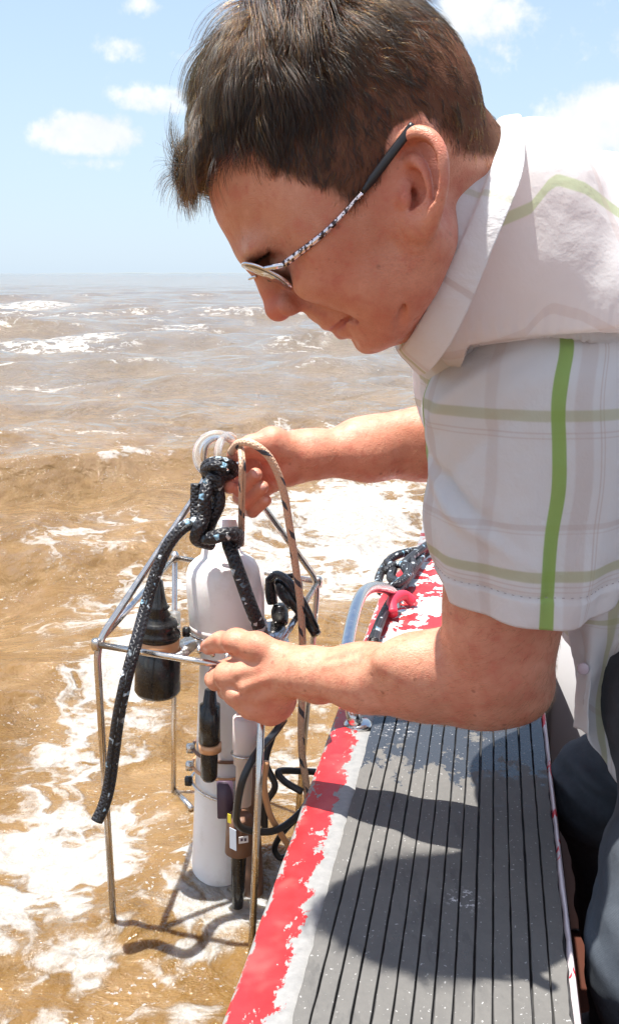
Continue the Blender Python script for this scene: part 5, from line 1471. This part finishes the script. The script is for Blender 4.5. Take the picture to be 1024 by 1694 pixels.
def collar():
    A = W(812, 214, .82); Bq = W(657, 566, .785)                 # nape and throat ends of the collar line as seen
    C0 = (A + Bq) / 2; e1 = (Bq - A) / 2; e2 = np.array([0, -.098, 0])
    dn_ = np.array([.91, .12, -.41]); dn_ /= np.linalg.norm(dn_)
    n = 120; th = np.linspace(-np.pi * .02, np.pi * 2.02, n)
    ro = []
    prof = [(-.004, -.030), (0.0, -.012), (.0015, 0.0), (.004, .0025), (.008, .0022), (.012, .010), (.015, .020), (.018, .030), (.020, .038)]   # outwards, down along the body
    S = np.zeros((len(prof), n, 3))
    for j, t_ in enumerate(th):
        c, s_ = math.cos(t_), math.sin(t_)
        rim = C0 - e1 * c + e2 * s_                           # t=0 nape, pi throat
        rad_ = (-e1 * c / np.linalg.norm(e1) * 1.0 + e2 * s_ / np.linalg.norm(e2)); rad_ /= np.linalg.norm(rad_)
        lf = (.70 + (.56 - .70) * sm(c, -.8, .1)) * (1 - .40 * sm(c, .4, .95))
        for i, (o_, d_) in enumerate(prof):
            wob = .0012 * math.sin(t_ * 5 + i * .3)
            S[i, j] = rim + rad_ * (o_ * .85 + (wob if i > 3 else 0)) + dn_ * d_ * lf * (1.0 if d_ > 0 else .8)
    prof_arc = np.concatenate([[0], np.cumsum(np.hypot(*np.diff(np.array(prof), axis=0).T))])
    uu = (np.pi - th) * .09
    uv = np.stack(np.meshgrid(np.abs(uu), prof_arc), -1)
    S = np.stack([cr(S[:, j], 5) for j in range(n)], 1); pa = cr(np.stack([prof_arc, prof_arc, prof_arc], 1), 5)[:, 0]
    uv = np.stack(np.meshgrid(np.abs(uu), pa), -1)
    V, q, u = sheet(S, uv.reshape(-1, 2))
    o = mobj('collar', V, q, shirt_mat('plaid_collar_cloth', 'collar'), shirt, True, u); solidify(o, .0014)
collar()
def fronts():
    # front edge of the shirt under the collar, open and slack
    rows = [[W(668, 556, .835), W(700, 560, .815), W(745, 565, .80), W(800, 575, .80)],
            [W(682, 590, .85), W(705, 600, .825), W(745, 610, .805), W(800, 620, .80)],
            [W(695, 630, .87), W(712, 640, .845), W(745, 650, .82), W(800, 670, .81)],
            [W(700, 690, .89), W(716, 700, .86), W(748, 720, .835), W(800, 740, .82)],
            [W(714, 760, .91), W(728, 770, .88), W(750, 790, .85), W(800, 800, .84)]]
    S = patch(rows, 12, 12); N = sheet_normals(S); S = S + N * (.0018 * vnoise(S, 60, 51, 2))[..., None]
    V, q, u = sheet(S); o = mobj('front_panel', V, q, shirt_mat('plaid_front_cloth', 'front'), shirt, True, u); solidify(o, .001)
    rows = [[W(654, 562, .85), W(672, 566, .84), W(692, 574, .835), W(712, 588, .83)],
            [W(664, 582, .855), W(682, 588, .845), W(700, 598, .84), W(716, 608, .835)],
            [W(682, 606, .86), W(696, 612, .85), W(708, 620, .845), W(720, 628, .84)]]
    S = patch(rows, 8, 8); V, q, u = sheet(S); o = mobj('collar_point', V, q, shirt_mat('plaid_point_cloth', 'collar'), shirt, True, u + [.012, 0]); solidify(o, .001)
    # tail: the loose front hanging beside the gunwale behind the elbow
    rows = [[W(930, 965, .90), W(975, 955, .87), W(1030, 950, .85), W(1100, 950, .85), W(1200, 960, .9)],
            [W(934, 1010, .89), W(972, 1010, .862), W(1030, 1000, .845), W(1100, 1000, .85), W(1200, 1010, .9)],
            [W(942, 1050, .89), W(975, 1060, .855), W(1010, 1070, .865), W(1070, 1080, .84), W(1200, 1080, .88)],
            [W(950, 1110, .89), W(972, 1120, .855), W(1000, 1130, .87), W(1060, 1150, .84), W(1200, 1160, .88)],
            [W(948, 1165, .88), W(965, 1170, .85), W(1000, 1200, .865), W(1060, 1230, .84), W(1200, 1260, .88)],
            [W(950, 1200, .88), W(972, 1222, .85), W(1005, 1268, .86), W(1050, 1320, .84), W(1200, 1400, .88)]]
    S = patch(rows, 16, 14); N = sheet_normals(S)
    a = S[..., 0] * 60 + S[..., 2] * 18
    S = S + N * (.0040 * np.sin(a + 2 * vnoise(S, 14, 61, 2)) + .003 * vnoise(S, 30, 62, 2))[..., None]
    V, q, u = sheet(S); o = mobj('shirt_tail', V, q, shirt_mat('plaid_tail_cloth', 'front'), shirt, True, u); solidify(o, .001)
    # button placket edge, pinkish doubled cloth
    rows = [[W(938, 1040, .885), W(953, 1036, .875), W(968, 1034, .868)], [W(944, 1075, .882), W(958, 1070, .87), W(974, 1066, .862)], [W(952, 1110, .882), W(962, 1108, .868), (W(976, 1110, .858))],
            [W(950, 1160, .876), W(960, 1160, .862), W(972, 1165, .852)], [W(948, 1200, .872), W(960, 1204, .858), W(972, 1212, .846)]]
    S = patch(rows, 8, 10); S[..., 1] -= .004; S = S + sheet_normals(S) * (.001 * vnoise(S, 120, 66, 2))[..., None]
    m = shirt_mat('placket_cloth', 'plain'); V, q, u = sheet(S); o = mobj('placket', V, q, m, shirt, True, u); solidify(o, .0012)
    m, t, b = newmat('shirt_button', (0.55, 0.45, 0.50), .25)
    for (x, y, Y) in ((964, 1106, .852), (686, 596, .835)):
        Pb = W(x, y, Y); V, F, u = lathe(Pb, Pb + np.array([-.3, -.9, .1]) * .0022, [(0, .0052), (.6, .0056), (1, .0048), (1, 0.0001)], 20); adopt_(MB().add(V, F, u), 'button', m, shirt)
fronts()
# ================================================================ jeans
JS = Solid()
JS.chain([W(1200, 1180, 1.02), W(1090, 1290, .99), W(1002, 1312, .97)], [.085, .072, .054], k=.04)      # far thigh and knee against the gunwale
JS.chain([W(1002, 1312, .97), W(1040, 1500, 1.02), W(1040, 1750, 1.06)], [.054, .052, .046], k=.03)
JS.chain([W(1250, 1220, .82), W(1165, 1470, .74), W(1118, 1600, .69)], [.095, .078, .064], k=.04)     # near thigh, knee
JS.chain([W(1118, 1600, .69), W(1130, 1850, .80), W(1200, 2050, .88)], [.064, .055, .048], k=.03)
JS.cone(W(1200, 1150, .85), W(1200, 1150, 1.0), .11, .11, k=.05)
def jean_f(P, cull=None):
    d = JS.ev(P, cull)
    if cull is not None:
        d = d - .0035 * vnoise(P * np.array([1, .7, 1.6]), 26, 71, 3) - .002 * np.abs(vnoise(P, 60, 73, 2))
        for c, ax, fr, am in ((W(965, 1290, .93), np.array([.5, 0, .86]), 260, .004), (W(1080, 1560, .68), np.array([.8, 0, .6]), 220, .004)):
            w = np.exp(-(np.linalg.norm(P - c, axis=1) / .045) ** 2); d = d - w * am * np.sin((P @ ax) * fr + 2 * vnoise(P, 22, 75, 1))
    return d
jv, jq = surface(jean_f, (.12, .50, -.27), (.62, 1.18, .42), 0.0045, 14)
m, t, b = newmat('denim', (0.08, 0.10, 0.14), .85)
c = co(t); n1 = t.noise(c, 9, 4, .6); n2 = t.noise(c, 220, 4, .7)
tw = t.math('SINE', t.math('MULTIPLY', t.math('ADD', t.sep(c)[0], t.sep(c)[2]), 4200.0))
col = t.mix(t.ss(n1, .35, .7), (0.010, 0.013, 0.020), (0.038, 0.048, 0.062)); col = t.mix(t.math('MULTIPLY', n2, .35), col, (0.09, 0.105, 0.125))
L(t, col, b, 'Base Color'); L(t, t.bump(t.math('ADD', n2, t.math('MULTIPLY', tw, .2)), .4, .001), b, 'Normal')
mobj('jeans', jv, jq, m, person)
m, t, b = newmat('shoe_canvas', (0.05, 0.05, 0.06), .8)
for foot in (W(1040, 1750, 1.06), W(1200, 2050, .88)):
    SS_ = Solid(); hx, hy = foot[0] + .03, foot[1]; z0 = -.28
    SS_.chain([(hx + .02, hy, z0 + .045), (hx - .07, hy, z0 + .040), (hx - .17, hy, z0 + .032)], [.042, .040, .032], k=.02)
    SS_.cone((hx, hy, z0 + .05), (foot[0], foot[1], max(foot[2], z0 + .12)), .042, .045, k=.03)
    SS_.cone((hx + .03, hy, z0 + .014), (hx - .18, hy, z0 + .014), .044, .036, k=.006, flat=(np.array([0, 0, 1.0]), .32))
    fv, fq = surface(lambda P, c=None: SS_.ev(P, c), (hx - .3, hy - .1, z0 - .02), (hx + .12, hy + .1, z0 + .3), .006, 12)
    mobj('shoe', fv, fq, m, person)
# ================================================================ glasses
def glasses():
    o = empty('eyeglasses', H(.12, 0, .03), 'thin silver framed eyeglasses with black temple tips, worn by the man', 'glasses')
    m_s, t, b = newmat('glasses_silver', (0.75, 0.70, 0.70), .14, 1.0)
    c = co(t); L(t, t.mix(t.ss(t.noise(t.mapping(c, (1, 1, 1)), 420, 2, .5), .47, .56), (0.78, 0.66, 0.66), (0.07, 0.05, 0.05)), b, 'Base Color')
    m_r, _, _ = newmat('glasses_rim', (0.70, 0.69, 0.72), .12, 1.0)
    m_k, _, _ = newmat('temple_tip_black', (0.012, 0.010, 0.012), .3)
    m_l, t, b = newmat('lens_glass', (0.16, 0.13, 0.11), .02, IOR=1.6, Transmission_Weight=0.7, Coat_Weight=.8)
    tilt = math.radians(20)
    up = HU * math.cos(tilt) + HF * math.sin(tilt); fw = HF * math.cos(tilt) - HU * math.sin(tilt)
    for s in (1, -1):
        c0 = H(.1130, .034 * s, .0300); lat = HL_ * s + fw * -.11; lat /= np.linalg.norm(lat)
        th = np.linspace(0, 2 * np.pi, 56, endpoint=False)
        ex = np.sign(np.cos(th)) * np.abs(np.cos(th)) ** .8 * .0255; ey = np.sign(np.sin(th)) * np.abs(np.sin(th)) ** .82 * .0185
        ring = c0 + ex[:, None] * lat + ey[:, None] * up - fw * (((ex / .026) ** 2 * .002)[:, None])
        MB().add(*tube(ring, .0010, 10, closed=True)).build('rim', m_r, o)
        V = [c0 + fw * .0006] ; F = []
        for k in (.35, .7, .985): V += list(c0 + (ring - c0) * k + fw * .0006 * (1 - k))
        n = 56
        for i in range(n): F.append((0, 1 + i, 1 + (i + 1) % n))
        for r in range(2):
            for i in range(n): F.append((1 + r * n + i, 1 + (r + 1) * n + i, 1 + (r + 1) * n + (i + 1) % n, 1 + r * n + (i + 1) % n))
        lo = MB().add(np.array(V), F).build('lens', m_l, o); solidify(lo, .0016, 0)
        hg = ring[0] + up * .003
        # hinge block and temple arm
        h0 = hg; h1 = H(.099, .0640 * s, .0270)
        MB().add(*tube(cr([h0, (h0 + h1) / 2 + HL_ * s * .0015, h1], 5), [.0016] * 5 + [.0020] * 6, 8, flat=.7)).build('hinge', m_r, o)
        if s == 1:
            w = [W(482, 441, .672), W(540, 382, .6635), W(600, 318, .6600), W(640, 264, .6575), W(684, 206, .6585)]
        else:
            w = [np.array([q[0], 2 * YH - q[1], q[2]]) for q in (W(482, 441, .672), W(540, 382, .6635), W(600, 318, .6600), W(640, 264, .6575), W(684, 206, .6585))]
        C = cr([h1] + w[1:3], 14); MB().add(*tube(C, np.linspace(.0024, .0013, len(C)), 12, flat=.42)).build('temple_arm', m_s, o)
        C = cr(w[2:], 12); MB().add(*tube(C, np.concatenate([np.linspace(.0016, .0030, 6), np.full(len(C) - 6, .0029)]), 12, flat=.55)).build('temple_tip', m_k, o)
    a = H(.1190, .0095, .0365); b_ = H(.1190, -.0095, .0365); MB().add(*tube(cr([a, H(.1240, 0, .0390), b_], 8), .0011, 10)).build('bridge', m_r, o)
    for s in (1, -1):
        Pn = H(.1135, .0105 * s, .028); MB().add(*lathe(Pn, Pn + HL_ * s * .0016, [(0, .0001), (0, .0018), (1, .0018), (1, .0001)], 14)).build('nose_pad', m_l, o)
glasses()
bpy.context.view_layer.update()
